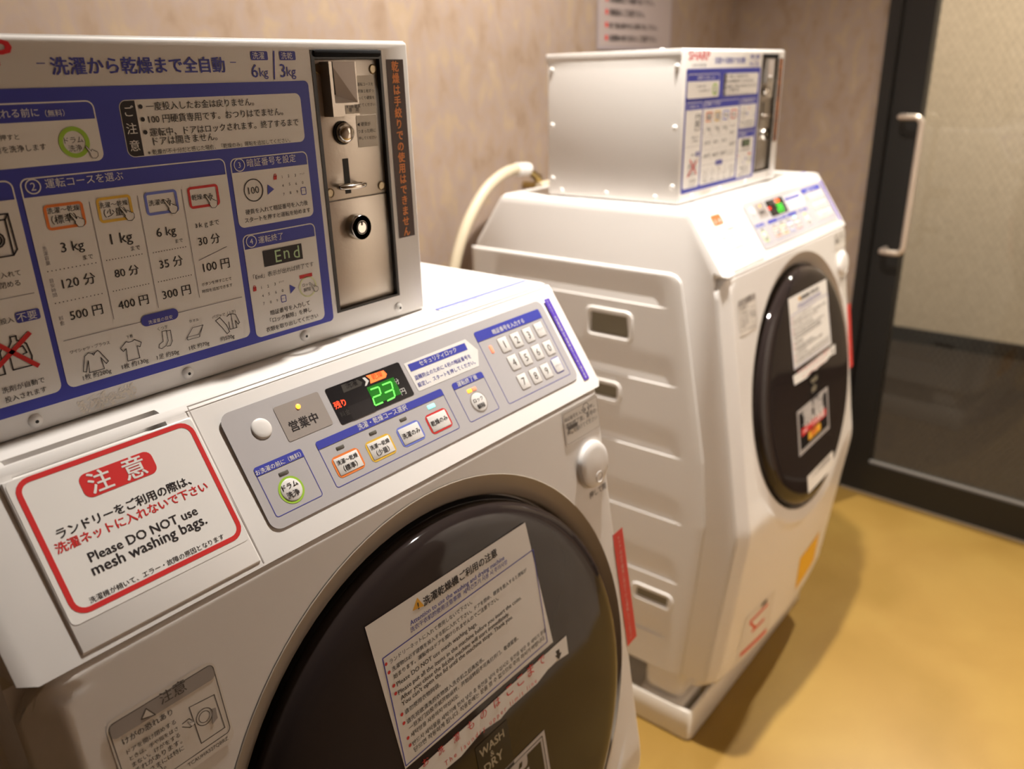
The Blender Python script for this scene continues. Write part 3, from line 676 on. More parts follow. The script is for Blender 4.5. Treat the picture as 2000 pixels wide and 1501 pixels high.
# ------------------------------------------------------------------ door_1
dr=empty('door_1',Q0+dS*.4); dr['kind']='structure'
m=MB(); m.box(-.045,TH-.005,0,-.012,.012,2.12,frame_black,WR); m.box(.90,TH-.005,0,.94,.012,2.12,frame_black,WR); m.box(-.012,TH-.005,2.085,.90,.012,2.12,frame_black,WR); m.build('door_frame',dr)
m=MB(); m.box(-.008,-.04,.006,.072,0,2.08,frame_black,WR); m.box(.815,-.04,.006,.896,0,2.08,frame_black,WR); m.box(.072,-.04,.006,.815,0,.112,frame_black,WR); m.box(.072,-.04,2.0,.815,0,2.08,frame_black,WR); lf=m.build('door_leaf',dr)
m=MB(); m.box(.072,-.014,.112,.815,-.002,.119,bead,WR); m.build('glazing_bead',dr)
m=MB(); m.box(-.008,-.03,.001,.896,.006,.007,mat('sill_metal',(.42,.36,.28),.35,metal=.6),WR); m.build('threshold',dr)
glass=bpy.data.materials.new('wired_glass'); glass.use_nodes=True; nt=glass.node_tree; nt.nodes.clear()
ou=nt.nodes.new('ShaderNodeOutputMaterial'); mx=nt.nodes.new('ShaderNodeMixShader'); fr=nt.nodes.new('ShaderNodeFresnel'); fr.inputs[0].default_value=1.52; gl=nt.nodes.new('ShaderNodeBsdfGlossy'); gl.inputs['Roughness'].default_value=.03; tr=nt.nodes.new('ShaderNodeBsdfTransparent'); tr.inputs[0].default_value=(.86,.86,.80,1)
nt.links.new(fr.outputs[0],mx.inputs[0]); nt.links.new(tr.outputs[0],mx.inputs[1]); nt.links.new(gl.outputs[0],mx.inputs[2]); nt.links.new(mx.outputs[0],ou.inputs[0])
m=MB(); m.add([WR(.072,-.018,.112),WR(.815,-.018,.112),WR(.815,-.018,2.0),WR(.072,-.018,2.0)],[(0,1,2,3)],glass); gp_=m.build('glass_pane',dr)
m=MB(); wire=mat('wire_grey',(.22,.20,.17),.4,metal=.5); st=.018; a0,a1,z0,z1=.072,.815,.112,2.0
for sgn in (1,-1):
    k=-int((z1-z0)/st)-2
    c=a0-(z1-z0)
    while c<a1+(z1-z0):
        pts=[]
        for zz in (z0,z1):
            pts.append((c+sgn*(zz-(z0+z1)/2)*.62,zz))
        (s0,q0),(s1,q1)=pts
        t0,t1=0,1
        ds=s1-s0
        lo,hi=sorted(((a0-s0)/ds,(a1-s0)/ds)); t0=max(0,lo); t1=min(1,hi)
        if t1>t0:
            P0=(s0+ds*t0,q0+(q1-q0)*t0); P1=(s0+ds*t1,q0+(q1-q0)*t1); h=.00028
            m.add([WR(P0[0]-h,-.019,P0[1]),WR(P0[0]+h,-.019,P0[1]),WR(P1[0]+h,-.019,P1[1]),WR(P1[0]-h,-.019,P1[1])],[(0,1,2,3)],wire)
        c+=st
m.build('wire_mesh',dr)
m=MB(); hs=.03; hg=.094; N=.05
for z in (FZ+.083,FZ-.292):
    m.tube([WR(hs,-.002,z),WR(hs,N*.6,z),WR(hs+.004,N*.9,z),WR(hs+.014,N,z),WR(hg-.02,N,z)],.0085,handle_m)
zt,zb=FZ+.083,FZ-.292
arc=[]
for i in range(7):
    a=math.radians(90-15*i); arc.append((hg-.02+.02*math.cos(a),zt-.02+.02*math.sin(a)))
for i in range(7):
    a=math.radians(-15*i); arc.append((hg-.02+.02*math.cos(a),zb+.02+.02*math.sin(a)))
m.tube([WR(s_,N,z_) for s_,z_ in arc],.0085,handle_m); m.build('door_handle',dr)
# ------------------------------------------------------------------ washer-dryer
XLM,XRM=-.4515,.1666; UC=(XLM+XRM)/2
BASE=(UC,.13,0)
def boolean(o,cut):
    md=o.modifiers.new('cut','BOOLEAN'); md.operation='DIFFERENCE'; md.object=cut; md.solver='EXACT'
    dg=bpy.context.evaluated_depsgraph_get(); dg.update(); me=bpy.data.meshes.new_from_object(o.evaluated_get(dg)); o.modifiers.clear(); old=o.data; o.data=me; me.name=o.name; bpy.data.meshes.remove(old)
    bpy.data.objects.remove(cut)
def nopad(o,names): pass
def make_washer():
    root=empty('washer_dryer',BASE)
    # cabinet: side profile extruded across the width
    prof=[(.447,-.946),(.447,-.105),(.440,-.092),(.378,-.006),(.368,0),(-.030,0),(-.036,-.0012),(-.040,-.0045),(-.1097,-.1073)]
    b=Vector((0,-.1097,-.1073))-nD*.022+vD*.002; prof+=[(b.y,b.z),(-.1635,-.588),(-.1195,-.946)]
    bm=bmesh.new(); n=len(prof)
    a=[bm.verts.new((XLM,y,z+FZ)) for y,z in prof]; c=[bm.verts.new((XRM,y,z+FZ)) for y,z in prof]
    bm.faces.new(a); bm.faces.new(c[::-1])
    for i in range(n): bm.faces.new((a[(i+1)%n],a[i],c[i],c[(i+1)%n]))
    bmesh.ops.recalc_face_normals(bm,faces=bm.faces)
    ed=[e for e in bm.edges if abs(e.verts[0].co.x-e.verts[1].co.x)<1e-6 and not all(v.co.z<FZ-.1075 and v.co.y<0 for v in e.verts)]
    bmesh.ops.bevel(bm,geom=ed,offset=.0195,segments=2,profile=.5,affect='EDGES',clamp_overlap=True)
    m=MB(); m.bm(bm,white,True); cab=m.build('cabinet',root)
    # finger scoop above the detergent drawer
    k=MB(); sc=[(-.0452,-.0082),(-.0262,.004),(-.0262,-.0135)]
    o1=[(-.404,y,z+FZ) for y,z in sc]; o2=[(-.302,y,z+FZ) for y,z in sc]
    k.add(o1+o2,[(0,2,1),(3,4,5),(0,1,4,3),(1,2,5,4),(2,0,3,5)],white); k.fix=True
    cut=k.build('cutter',root); boolean(cab,cut)
    md=cab.modifiers.new('edge','EDGE_SPLIT'); md.split_angle=math.radians(32)
    # front panel: one curved shell round the door opening
    TM=.832; cu,ct,R0=-.125,.275,.2625; bu,bt,BR=-.122,.28,.288
    def depth(u,t):
        bulge=.026*max(0,1-((u-UC)/.309)**2)*min(1,max(0,(t-.42)/(TM-.42)))
        base=(0 if t<.486 else -(t-.486)*math.tan(math.radians(15.8)))
        if abs(t-.486)<.02: q=(t-.466)/.04; base=-.02*math.tan(math.radians(15.8))*q*q
        base+=bulge
        r=math.hypot(u-bu,t-bt); d=max(base,min(0.0005*0,-(r-BR)*.9)) if r>BR else max(base,0)
        if r<BR: d=0 if t<.40 else max(0,min(base,.0)) if False else 0
        e=min(u-XLM,XRM-u); rr=.0210
        if e<rr: d-= (rr-e)*.8
        e=TM-t; rr=.014
        if e<rr: d-= rr-math.sqrt(max(0,rr*rr-(rr-e)**2))
        if t<.006: d-=.006-math.sqrt(max(0,.006**2-(.006-t)**2))
        return d
    T=PD(0); N=288; K=54; rings=[]
    T0=.0012
    for j in range(K+1):
        f=j/K; f=f**1.15; row=[]
        for i in range(N):
            a=2*math.pi*i/N; du,dt=math.cos(a),math.sin(a)
            L=1e9
            if du>1e-9: L=min(L,(XRM-cu)/du)
            if du<-1e-9: L=min(L,(XLM-cu)/du)
            if dt>1e-9: L=min(L,(TM-ct)/dt)
            if dt<-1e-9: L=min(L,(T0-ct)/dt)
            # near edges pack rows so the rounding is smooth
            r=R0+(L-R0)*f
            u=cu+du*r; t=ct+dt*r; row.append((u,t))
        rings.append(row)
    # snap the nearest spokes to the four corners
    for cx,cy in ((XLM,T0),(XRM,T0),(XLM,TM),(XRM,TM)):
        a=math.atan2(cy-ct,cx-cu)%(2*math.pi); i=round(a/(2*math.pi)*N)%N
        L=math.hypot(cx-cu,cy-ct)
        for j in range(K+1):
            f=(j/K)**1.15; r=R0+(L-R0)*f; rings[j][i]=(cu+math.cos(a)*r,ct+math.sin(a)*r)
    clip=lambda u,t:(min(max(u,XLM+.0200-t),XRM-.0200+t),t) if t<.0200 else (u,t)
    rings=[[clip(u,t) for u,t in row] for row in rings]
    vs=[];fs=[]
    for row in rings:
        for u,t in row: vs.append(T(u,-t,depth(u,t)))
    for u,t in rings[-1]:
        side=min(u-XLM,XRM-u)<.0205 and t>.004 and t<TM-.004
        vs.append(T(u+(.0004 if u<UC else -.0004),-t,-.0232+min(0,depth(UC-.3,t)) if side else depth(u,t)-(.020 if t>.02 else .012)))
    for j in range(K+1):
        for i in range(N): q=(i+1)%N; fs.append((j*N+i,(j+1)*N+i,(j+1)*N+q,j*N+q))
    m=MB(); m.add(vs,fs,white,True); m.fix=True; fp=m.build('front_panel',root); fp.modifiers.clear(); md=fp.modifiers.new('edge','EDGE_SPLIT'); md.split_angle=math.radians(60)
    # door surround, rubber gap and the dark glass door
    m=MB(); gu,gt,GR=-.122,.2865,.2495; n=96; prof=[]; vs=[];fs=[]
    for j,f in enumerate((0,.04,.5,.92,1.0,1.0)):
        for i in range(n):
            a=2*math.pi*i/n; p=(cu+R0*math.cos(a),ct+R0*math.sin(a)); q=(gu+GR*math.cos(a),gt+GR*math.sin(a))
            d=[.0006,.001,-.006,-.0115,-.014,-.034][j]
            vs.append(T(p[0]+(q[0]-p[0])*f,-(p[1]+(q[1]-p[1])*f),d))
    for j in range(5):
        for i in range(n): k=(i+1)%n; fs.append((j*n+i,j*n+k,(j+1)*n+k,(j+1)*n+i))
    m.add(vs,fs,taupe_ring,True); m.fix=True; m.build('door_surround',root,label='taupe recessed ring round the door')
    TD=lambda a,b,h:T(gu+a,-gt+b,h)
    m=MB(); m.lathe([(GR+.001,-.032),(GR-.004,-.012),(.236,-.012),(.236,-.034)],gasket,96,TD); m.build('door_gasket',root,label='black rubber gap round the door')
    m=MB(); m.lathe([(.2445,-.03),(.2450,-.008),(.2440,-.001),(.2405,.005),(.2345,.0088),(.226,.0108),(.212,.0116),(.18,.0119),(.12,.0119),(.06,.0119),(0,.0119)],dark_glass,128,TD); dg_=m.build('door',root,label='dark tinted round door')
    md=[x for x in dg_.modifiers]; [dg_.modifiers.remove(x) for x in md]
    PDg=PD(.0122)
    Sheet(PDg).run(OPS['NOTE']).build('notice_sheet',dg_,'white multilingual notice sheet')
    Sheet(PDg,.00025).run(OPS['LIMIT']).build('limit_strip',dg_,'wavy white strip with red writing')
    Sheet(PDg).run(OPS['BADGE']).build('door_badge',dg_,'black badge reading WASH and DRY')
    Sheet(PDg).run(OPS['STICK']).build('feature_sticker',dg_,'black sticker with silver border'); Sheet(PDg).run(OPS['DLABEL']).build('door_label',dg_,'small cream label')
    # round door release
    ku,kv=.1205,-.0800; TK=lambda a,b,h:T(ku+a,kv+b,h)
    m=MB(); m.lathe([(.0275,0),(.0275,.0004),(.0262,.0006),(.0262,.0035),(.0255,.0055),(.0230,.0070),(.018,.0076),(0,.0080)],white,56,TK); kb=m.build('release_button',root)
    m=MB(); m.lathe([(.0066,.0079),(.0060,.0083),(.0045,.0072),(0,.0066)],white,28,lambda a,b,h:T(ku+.002+a,kv-.0150+b,h)); m.build('finger_dimple',kb)
    Sheet(PD(.0004)).run(OPS['PUSHTXT']).build('release_text',root)
    Sheet(PD(.0004)).run(OPS['CAUTION']).build('caution_sticker',root,'grey headed caution sticker'); Sheet(PD(.0004)).run(OPS['GUIDE']).build('guide_sticker',root,'small cream guide sticker'); Sheet(PD(.0004)).run(OPS['RED']).build('red_strip',root,'narrow red strip sticker')
    # detergent drawer lid
    m=MB(); S=PS(0)
    m.rbox(-.4118,-.1268,-.004,-.2850,-.0108,.0014,.0012,white,3,lambda u,v,h:S(u,v,h)); dw=m.build('detergent_drawer',root)
    Sheet(PS(.0015)).run(OPS['WARN']).build('warning_sticker',dw,'white warning sticker with red border')
    # control panel
    cp=Sheet(PS(.0008)).run(OPS['PANEL']).build('control_panel',root,'grey control panel')
    sh=Sheet(PS(0)); sh.line([(-.2836,-.0030),(.1566,-.0030)],.0011,'header_grey',1); sh.line([(-.2836,-.004),(-.2836,-.1288)],.0009,'header_grey',1); sh.build('panel_seam',root,'thin seam line')
    # white upper lip of the control panel
    H=.0012; P1=PS(H)
    Sheet(PS(.0011)).run(OPS['STATUS']).build('status_plate',cp,'taupe plate reading open for business'); 
    Sheet(PS(.0011)).run(OPS['DISPLAY']).build('display_window',cp,'black display with green digits'); Sheet(PS(.0010)).run(OPS['SECURE']).build('security_label',cp,'white label with blue heading')
    def led(u,v,w,h,mt,name='indicator_light'):
        q=MB(); q.rbox(u-w/2,v-h/2,-.001,u+w/2,v+h/2,.0004,min(w,h)*.2,mt,2,lambda a,b,c:P1(a,b,c)); q.build(name,cp)
    led(-.1836,-.0753,.0078,.0028,'led_off'); led(-.1484,-.0754,.0078,.0028,'led_off'); led(-.1133,-.0754,.0078,.0028,'led_off'); led(-.0780,-.0752,.0092,.0038,'led_cyan'); led(-.2387,-.0756,.0085,.0030,'led_off')
    led(-.0270,-.0767,.0062,.0036,'led_amber'); led(-.0205,-.0767,.0062,.0036,'led_pink'); led(.0256,-.0478,.0042,.0085,'led_pink')
    q=MB(); q.lathe([(.0021,0),(.0020,.0006),(.0012,.0012),(0,.0014)],MATS['led_amber'],20,lambda a,b,h:P1(-.2019+a,-.0319+b,h)); q.build('indicator_light',cp)
    q=MB(); q.lathe([(.0084,0),(.0082,.0004),(.0070,.0010),(.0040,.0013),(0,.0014)],white,36,lambda a,b,h:P1(-.2389+a,-.0377+b,h)); q.build('sensor_dome',cp)
    for (n_,tx) in (('orange',('洗濯～乾燥','（標準）')),('gold',('洗濯～乾燥','（少量）')),('lilac',('洗濯のみ',)),('red',('乾燥のみ',))):
        u0,v0,u1,v1=(z*1e-5 for z in BTN[n_]); q=Sheet(lambda a,b,c:PS(.001)(a,b,c))
        q.ring(rrect(u0,v0,u1,v1,.004),rrect(u0+.0019,v0+.0019,u1-.0019,v1-.0019,.0026),n_,1)
        q.rbox(u0+.0018,v0+.0018,-.001,u1-.0018,v1-.0018,.0006,.0005,key_white,2,lambda a,b,c:PS(.001)(a,b,c))
        uc,vc=(u0+u1)/2,(v0+v1)/2; w_=(u1-u0)*.40
        for i,t_ in enumerate(tx):
            hw=w_*(.95 if len(t_)>4 or i==0 else .62); vv=vc-.0023 if len(tx)==1 else vc+(.0012,-.0055)[i]
            q.text(t_,uc-hw,uc+hw,vv,'ink',5,2)
        q.build('course_button',cp,{'orange':'orange rimmed','gold':'yellow rimmed','lilac':'blue rimmed','red':'red rimmed'}[n_]+' course button')
    q=Sheet(PS(.001)); q.disc(-.2390,-.0896,.0108,'green',1,.0020,40); q.lathe([(.0089,0),(.0089,.0004),(.0084,.0007),(0,.0007)],key_white,40,lambda a,b,h:PS(.001)(-.2390+a,-.0896+b,h))
    q.text('ドラム',-.2460,-.2322,-.0885,'ink',6,2); q.text('洗浄',-.2448,-.2340,-.0955,'ink',6,2); q.build('drum_button',cp,'green ringed round button')
    q=Sheet(PS(.001)); q.disc(-.0224,-.0900,.0106,'taupe',1,.0014,40); q.lathe([(.0094,0),(.0094,.0004),(.0088,.0007),(0,.0007)],key_white,40,lambda a,b,h:PS(.001)(-.0224+a,-.0900+b,h))
    q.text('ロック',-.0290,-.0160,-.0895,'ink',6,1); q.text('解除',-.0275,-.0172,-.0965,'ink',6,2); q.build('unlock_button',cp,'round white unlock button')
    for s_,(u,v) in KEY.items():
        u*=1e-5; v*=1e-5; q=Sheet(PS(.001)); w_,h_=.0068,.0079; 
        q.ring(rrect(u-w_-.0009,v-h_-.0009,u+w_+.0009,v+h_+.0009,.003),rrect(u-w_+.0002,v-h_+.0002,u+w_-.0002,v+h_-.0002,.0022),'navy' if s_=='スタート' else 'taupe',1)
        q.rbox(u-w_,v-h_,-.001,u+w_,v+h_,.0006,.0005,key_white,2,lambda a,b,c:PS(.001)(a,b,c))
        if len(s_)==1: q.num(s_,u,v,.0078,'grey_ink',5,0)
        else: q.text(s_,u-.0052,u+.0052,v-.0018,'grey',5,0)
        q.build('key',cp,('blue rimmed key' if s_=='スタート' else None))
    Sheet(PS(.0006)).run(OPS['PURPLE']).build('purple_strip',root,'narrow purple strip sticker')
    Tt=lambda u,v,h=0:(u,v,FZ+.0003+h); q=Sheet(Tt); q.poly([(.0035,-.0262),(.0035,-.0096),(.1490,-.0096),(.1490,-.0262)],'label_white',1)
    q.poly([(.0035,-.0150),(.0035,-.0096),(.1490,-.0096),(.1490,-.0150)],'lilac',2); q.text('洗剤・柔軟剤は自動で投入されますので入れないでください',.022,.140,-.0200,'navy',2,0); q.text('洗濯槽に衣類以外のものを入れないでください',.022,.112,-.0250,'navy',2,0); q.build('top_label',root,'faint white and blue label')
    # side sheets with pressed ridges and hand recesses
    fb=[(-.109,-.010),(-.113,-.022),(-.122,-.0312),(-.213,-.0492),(-.449,-.094),(-.584,-.1061),(-.762,-.0928),(-.9465,-.0753)]
    def fy(z):
        for (z1,y1),(z2,y2) in zip(fb,fb[1:]):
            if z<=z1 and z>=z2: return y1+(y2-y1)*(z-z1)/(z2-z1)
        return fb[0][1] if z>fb[0][0] else fb[-1][1]
    ridges=[(-.171,-.006,.40),(-.315,-.034,.40),(-.4535,-.050,.40),(-.592,-.060,.40),(-.727,-.057,.40),(-.866,-.040,.40)]
    wells=[(.0705,.1545,-.242,-.2005),(.0920,.1750,-.368,-.3425),(-.0400,.0360,-.790,-.7675)]
    def relief(y,z):
        h=.0036
        e=min(y-fy(z),-.109-z,.4514-y)
        if e<.006: h-= .0036*(1-math.sqrt(max(0,1-(1-max(e,0)/.006)**2)))
        for zi,yf,yr in ridges:
            if zi<=z<zi+.062 and yf-.02<y<yr+.02:
                k=1-(z-zi)/.062; fade=min(1,max(0,(y-yf+.0)/.03+0))*min(1,max(0,(yr-y)/.03))
                fade=fade*fade*(3-2*fade); h-=.0058*k*k*fade
        return h
    for side in (-1,1):
        zs=[-.109-.0012*i for i in range(6)]; z=-.1155
        zz=set(zs)
        while z>-.9465: zz.add(round(z,4)); z-=.0045
        for zi,_,_ in ridges: zz|={zi,zi-.0022}
        zz.add(-.9465); zz=sorted(zz,reverse=True); ny=70
        vs=[];fs=[]
        for z in zz:
            for i in range(ny+1):
                f=i/ny; y=.4514+(fy(z)-.4514)*f
                if i==ny-1: y=fy(z)+.0015
                if i==ny-2: y=fy(z)+.005
                zq=z
                x=(XLM if side<0 else XRM)+side*relief(y,z); vs.append((x,y,z+FZ))
        for j in range(len(zz)-1):
            for i in range(ny):
                a,b_,c_,d_=j*(ny+1)+i,j*(ny+1)+i+1,(j+1)*(ny+1)+i+1,(j+1)*(ny+1)+i
                yc=(vs[a][1]+vs[c_][1])/2; zc=(vs[a][2]+vs[c_][2])/2-FZ
                if any(y0<yc<y1 and z0<zc<z1 for y0,y1,z0,z1 in wells): continue
                fs.append((a,b_,c_,d_) if side>0 else (a,d_,c_,b_))
        m=MB(); m.add(vs,fs,white2,True); sp=m.build('side_panel',root,'painted steel side sheet with pressed ridges')
        X=XLM if side<0 else XRM
        for y0,y1,z0,z1 in wells:
            q=MB(); TT=lambda u,v,h:(X+side*h,u,v+FZ)
            def rr_(e,h): return [TT(a,b,h) for a,b in rrect(y0-e,z0-e,y1+e,z1+e,.004+max(e,0),3)]
            lv=[rr_(.0105,.0034),rr_(.0085,.0062),rr_(.003,.0062),rr_(.0,.003),rr_(-.0008,.0006)]; nn=len(lv[0]); fs=[]
            for j in range(len(lv)-1):
                for i in range(nn): k=(i+1)%nn; fs.append((j*nn+i,j*nn+k,(j+1)*nn+k,(j+1)*nn+i))
            q.add(sum(lv,[]),fs,white2,True); q.add(rr_(-.0004,.0007),[tuple(range(nn))],mat('recess_shade',(.20,.175,.12),.6)); q.build('hand_recess',sp)  # pocket floor coloured dark to stand in for the shade inside
    # feet
    for fx in (XLM+.055,XRM-.055):
        for fy_ in (-.028,.39):
            q=MB(); bm=bmesh.new(); 
            q.rbox(fx-.046,fy_-.046,.0765,fx+.046,fy_+.046,.168,.022,white,5); q.build('foot',root)
    # lower stickers on the kick panel
    cr=PD(0)
    def PLw(u,t,h=0):     # follows the shell
        return cr(u,-t,depth(u,t)+.0007+h)
    def patch(name,pts,m_,label,extra=()):
        q=MB()
        def grid(pts,mm,h):
            a,b,c,d=pts; n_=10; vs=[]
            for i in range(n_+1):
                for j in range(n_+1):
                    f,g=i/n_,j/n_; u=(a[0]*(1-f)+b[0]*f)*(1-g)+(d[0]*(1-f)+c[0]*f)*g; t=(a[1]*(1-f)+b[1]*f)*(1-g)+(d[1]*(1-f)+c[1]*f)*g; vs.append(PLw(u,t,h))
            q.add(vs,[(i*(n_+1)+j,(i+1)*(n_+1)+j,(i+1)*(n_+1)+j+1,i*(n_+1)+j+1) for i in range(n_) for j in range(n_)],mm)
        grid(pts,m_,0)
        for p,mm in extra: grid(p,mm,.0003)
        q.build(name,root,label)
    patch('yellow_sticker',[(-.10,.70),(.04,.70),(.05,.785),(-.09,.79)],MATS['yellow'],'bright yellow sticker')
    patch('instruction_sticker',[(-.372,.70),(-.235,.705),(-.232,.83-.01),(-.372,.815)],MATS['label_cream'],'cream sticker with red lines',
        [([(-.360,.795),(-.245,.80),(-.245,.812),(-.360,.806)],MATS['strip_red']),([(-.345,.722),(-.265,.722),(-.265,.730),(-.345,.730)],MATS['strip_red']),([(-.345,.730),(-.337,.730),(-.300,.765),(-.310,.765)],MATS['strip_red']),([(-.325,.757),(-.270,.757),(-.270,.765),(-.325,.765)],MATS['strip_red']),([(-.300,.706),(-.275,.706),(-.275,.716),(-.300,.716)],MATS['ink'])])
    return root,dw
def copy_tree(o,parent=None,skip=()):
    c=o.copy(); COL.objects.link(c); c.parent=parent
    for ch in children(o):
        if ch not in skip: copy_tree(ch,c,skip)
    return c
DX,DY=1.1336,.0972
w1,dw1=make_washer()
tag(w1,'front-loading washer dryer with control display and red-bordered sticker in the foreground','washing machine','washer dryers along the wall')
bpy.context.view_layer.update()
skip=[c for c in children(dw1)]
w2=copy_tree(w1,None,skip); w2.location=(BASE[0]+DX,BASE[1]+DY,0)
tag(w2,'front-loading washer dryer standing beside the black-framed glass door','washing machine','washer dryers along the wall')
dw2=[c for c in children(w2) if c.name.startswith('detergent_drawer')][0]
sw=Sheet(PS(.0015)).run(OPS['WARN2']).build('warning_sticker',w1,'pale warning sticker'); sw.parent=dw2
# ------------------------------------------------------------------ coin boxes
def make_coin_box():
    Wd,Hd,Dd=.4204,.248,.2767
    root=empty('coin_box',(-Wd/2,Dd/2,FZ+.0006))
    m=MB(); m.rbox(-Wd,0,FZ+.0006,0,Dd,FZ+Hd,.0032,white2,3); hb=m.build('housing',root)
    k=MB(); k.box(-.1095,-.02,FZ+.0219,-.0330,.0055,FZ+.2408,black); k.fix=True; cut=k.build('cutter',root); boolean(hb,cut)
    md=hb.modifiers.new('edge','EDGE_SPLIT'); md.split_angle=math.radians(32)
    # lid rim and side seam
    m=MB(); m.rbox(-Wd-.0014,.006,FZ+Hd-.014,.0014,Dd+.001,FZ+Hd+.0009,.0008,white2,2); m.build('lid',root)
    Sheet(PF(.0003)).run(OPS['INSTR']).build('instruction_sheet',root,'blue and white printed instruction sheet')
    Sheet(PF(.0003)).run(OPS['SIGN']).build('warning_strip',root,'brown strip with orange vertical writing')
    # coin mechanism
    P=PF(0); bx=lambda a,b,h:P(a,b,h)
    m=MB()
    for u0,v0,u1,v1 in ((-.1095,.0219,-.1060,.2408),(-.0358,.0219,-.0330,.2408),(-.1060,.0219,-.0358,.0238),(-.1060,.2340,-.0358,.2408)): m.box(u0,v0,-.0055,u1,v1,.0006,black,bx)
    m.build('slot_frame',root,'black frame round the coin plate')
    m=MB(); m.rbox(-.1075,.2352,-.003,-.0345,.2412,.003,.0025,'felt',2,bx); m.build('felt_strip',root,'black felt strip')
    m=MB(); m.rbox(-.1060,.1200,-.0055,-.0358,.2340,-.0034,.0007,steel,2,bx); cm=m.build('coin_plate',root,'upper brushed steel plate')
    m=MB(); m.rbox(-.1060,.0240,-.0055,-.0358,.1192,-.0032,.0007,steel,2,bx); lp=m.build('cash_door',root,'lower brushed steel plate')
    for u,v in ((-.1003,.2263),(-.0411,.2257),(-.101,.1266),(-.0418,.1264)):
        m=MB(); m.lathe([(.0042,-.0034),(.0040,-.0026),(.0034,-.0022),(.0030,-.0029),(0,-.0030)],bolt_m,24,lambda a,b,h:P(u+a,v+b,h)); m.build('bolt',cm)
    # coin entry: a block with a scooped face and a diagonal slot
    u0,u1,v0,v1=-.0985,-.0700,.1890,.2318
    m=MB(); a0,a1,b0,b1=u0+.0030,u1-.0012,.1995,v1
    f=.0085; g=.0015
    St=bx(a0+.0012,b1,f-.0040); Sb=bx(a0+.0052,b0+.0066,f-.0085)
    V=[bx(u0,v0,-.0036),bx(u1,v0,-.0036),bx(u1,v1,-.0036),bx(u0,v1,-.0036),bx(u0,v0,f),bx(u1,v0,f),bx(u1,v1,f),bx(u0,v1,f),bx(a0,b0,f),bx(a1,b0,f),bx(a1,b1,f),bx(a0,b1,f),St,Sb]
    m.add(V,[(0,1,5,4),(1,2,6,5),(3,2,6,10,12,11,7),(3,0,4,7),(4,5,9,8),(5,6,10,9),(7,4,8,11),(8,13,12,11)],steel)
    m.add([V[9],V[10],V[12],V[13],V[11]],[(0,1,2,3)],mat('scoop_steel',(.62,.57,.54),.4,metal=.3))
    m.add([V[8],V[9],V[13]],[(0,1,2)],mat('coin_ramp_glint',(.86,.83,.80),.3,metal=.6)); ce=m.build('coin_entry',cm,'steel coin entry with a diagonal slot')  # ramp facet whitened, putting the lamp's glint on steel into its colour
    m=MB(); q1=Vector(St); q2=Vector(Sb); off=Vector((-.0006,-.0013,0)); wv=Vector((.0024,-.0004,0)); m.add([q1+off,q1+off+wv,q2+off+wv,q2+off],[(0,1,2,3)],hole); m.build('coin_slot',ce)
    Sheet(PF(.0088)).run(OPS['COINLBL3']).build('coin_label',ce,'small white label reading 100 yen coins only')
    Sheet(PF(-.0032)).run(OPS['COINLBL1']).build('coin_notice',cm,'beige sticker beside the coin entry'); Sheet(PF(-.0032)).run(OPS['COINLBL2']).build('reject_notice',cm,'beige sticker beside the reject button')
    m=MB(); m.lathe([(.0098,-.0034),(.0098,-.0018),(.0088,-.0014),(.0084,-.0026)],gasket,40,lambda a,b,h:P(-.0817+a,.1752+b,h)); m.lathe([(.0083,-.003),(.0082,.0022),(.0068,.0046),(.0040,.0060),(0,.0066)],chrome,40,lambda a,b,h:P(-.0817+a,.1752+b,h)); m.build('reject_button',cm)
    m=MB(); m.box(-.0842,.1240,-.0036,-.0779,.1538,-.0031,hole,bx); m.build('lever_slot',cm)
    m=MB(); pts=[]
    for i in range(21):
        a=2*math.pi*i/20; pts.append(P(-.0815+.0135*math.cos(a),.1310,.0030+.0062*math.sin(a)))
    m.tube(pts,.0021,chrome,10,False); m.build('return_lever',cm,'chrome return lever')
    TL=lambda a,b,h:P(-.0775+a,.0945+b,h)
    m=MB(); m.lathe([(.0112,-.0034),(.0112,.006),(.0106,.0068),(.0066,.0068),(.0060,.0068)],chrome,40,TL); m.lathe([(.0106,.0068),(0,.0068)],chrome,40,TL); lk=m.build('cylinder_lock',lp)
    m=MB(); m.lathe([(.0058,.0070),(.0048,.0070)],hole,32,TL); m.box(-.0775-.0008,.0945+.002,.0068,-.0775+.0008,.0945+.0056,.0071,hole,bx); m.build('keyhole',lk)
    def screw(T_):
        q=MB(); q.lathe([(.0047,0),(.0046,.0008),(.0038,.0020),(.0022,.0028),(.0011,.0030)],white2,22,T_); q.lathe([(.0013,.0031),(0,.0027)],hole,6,T_); q.build('screw',root)
    for u,v in ((-.37,.0092),(-.2587,.0097),(-.1475,.0107),(-.0358,.0101)): screw(lambda a,b,h,u=u,v=v:P(u+a,v+b,h))
    for y,z in ((.266,.2221),(.2657,.1263),(.2654,.0308),(.2451,.0101),(.1455,.0108),(.0451,.0103),(.0129,.2217),(.0124,.1262),(.0122,.0298)): screw(lambda a,b,h,y=y,z=z:(-Wd-h,y+a,FZ+z+b))
    for u in (-.405,-.27,-.14,-.02): screw(lambda a,b,h,u=u:(u+a,.050+b,FZ+Hd+.0006+h*.8))
    # dried glue where a sticker was peeled off
    rnd=random.Random(4); q=Sheet(PF(.0003)); glue=mat('dried_glue',(.80,.74,.66),.22)
    for i in range(260):
        u=rnd.uniform(-.342,-.300); v=.0085+rnd.gauss(0,.0030); r=rnd.uniform(.0003,.0011)
        if .0035<v<.0150: q.flat([(u+r*math.cos(a)*rnd.uniform(.5,1.2),v+r*math.sin(a)*rnd.uniform(.5,1.2)) for a in (0,1.05,2.1,3.14,4.2,5.2)],[(0,1,2,3,4,5)],glue,1)
    q.build('glue_residue',root,'patch of dried glue flecks')
    return root
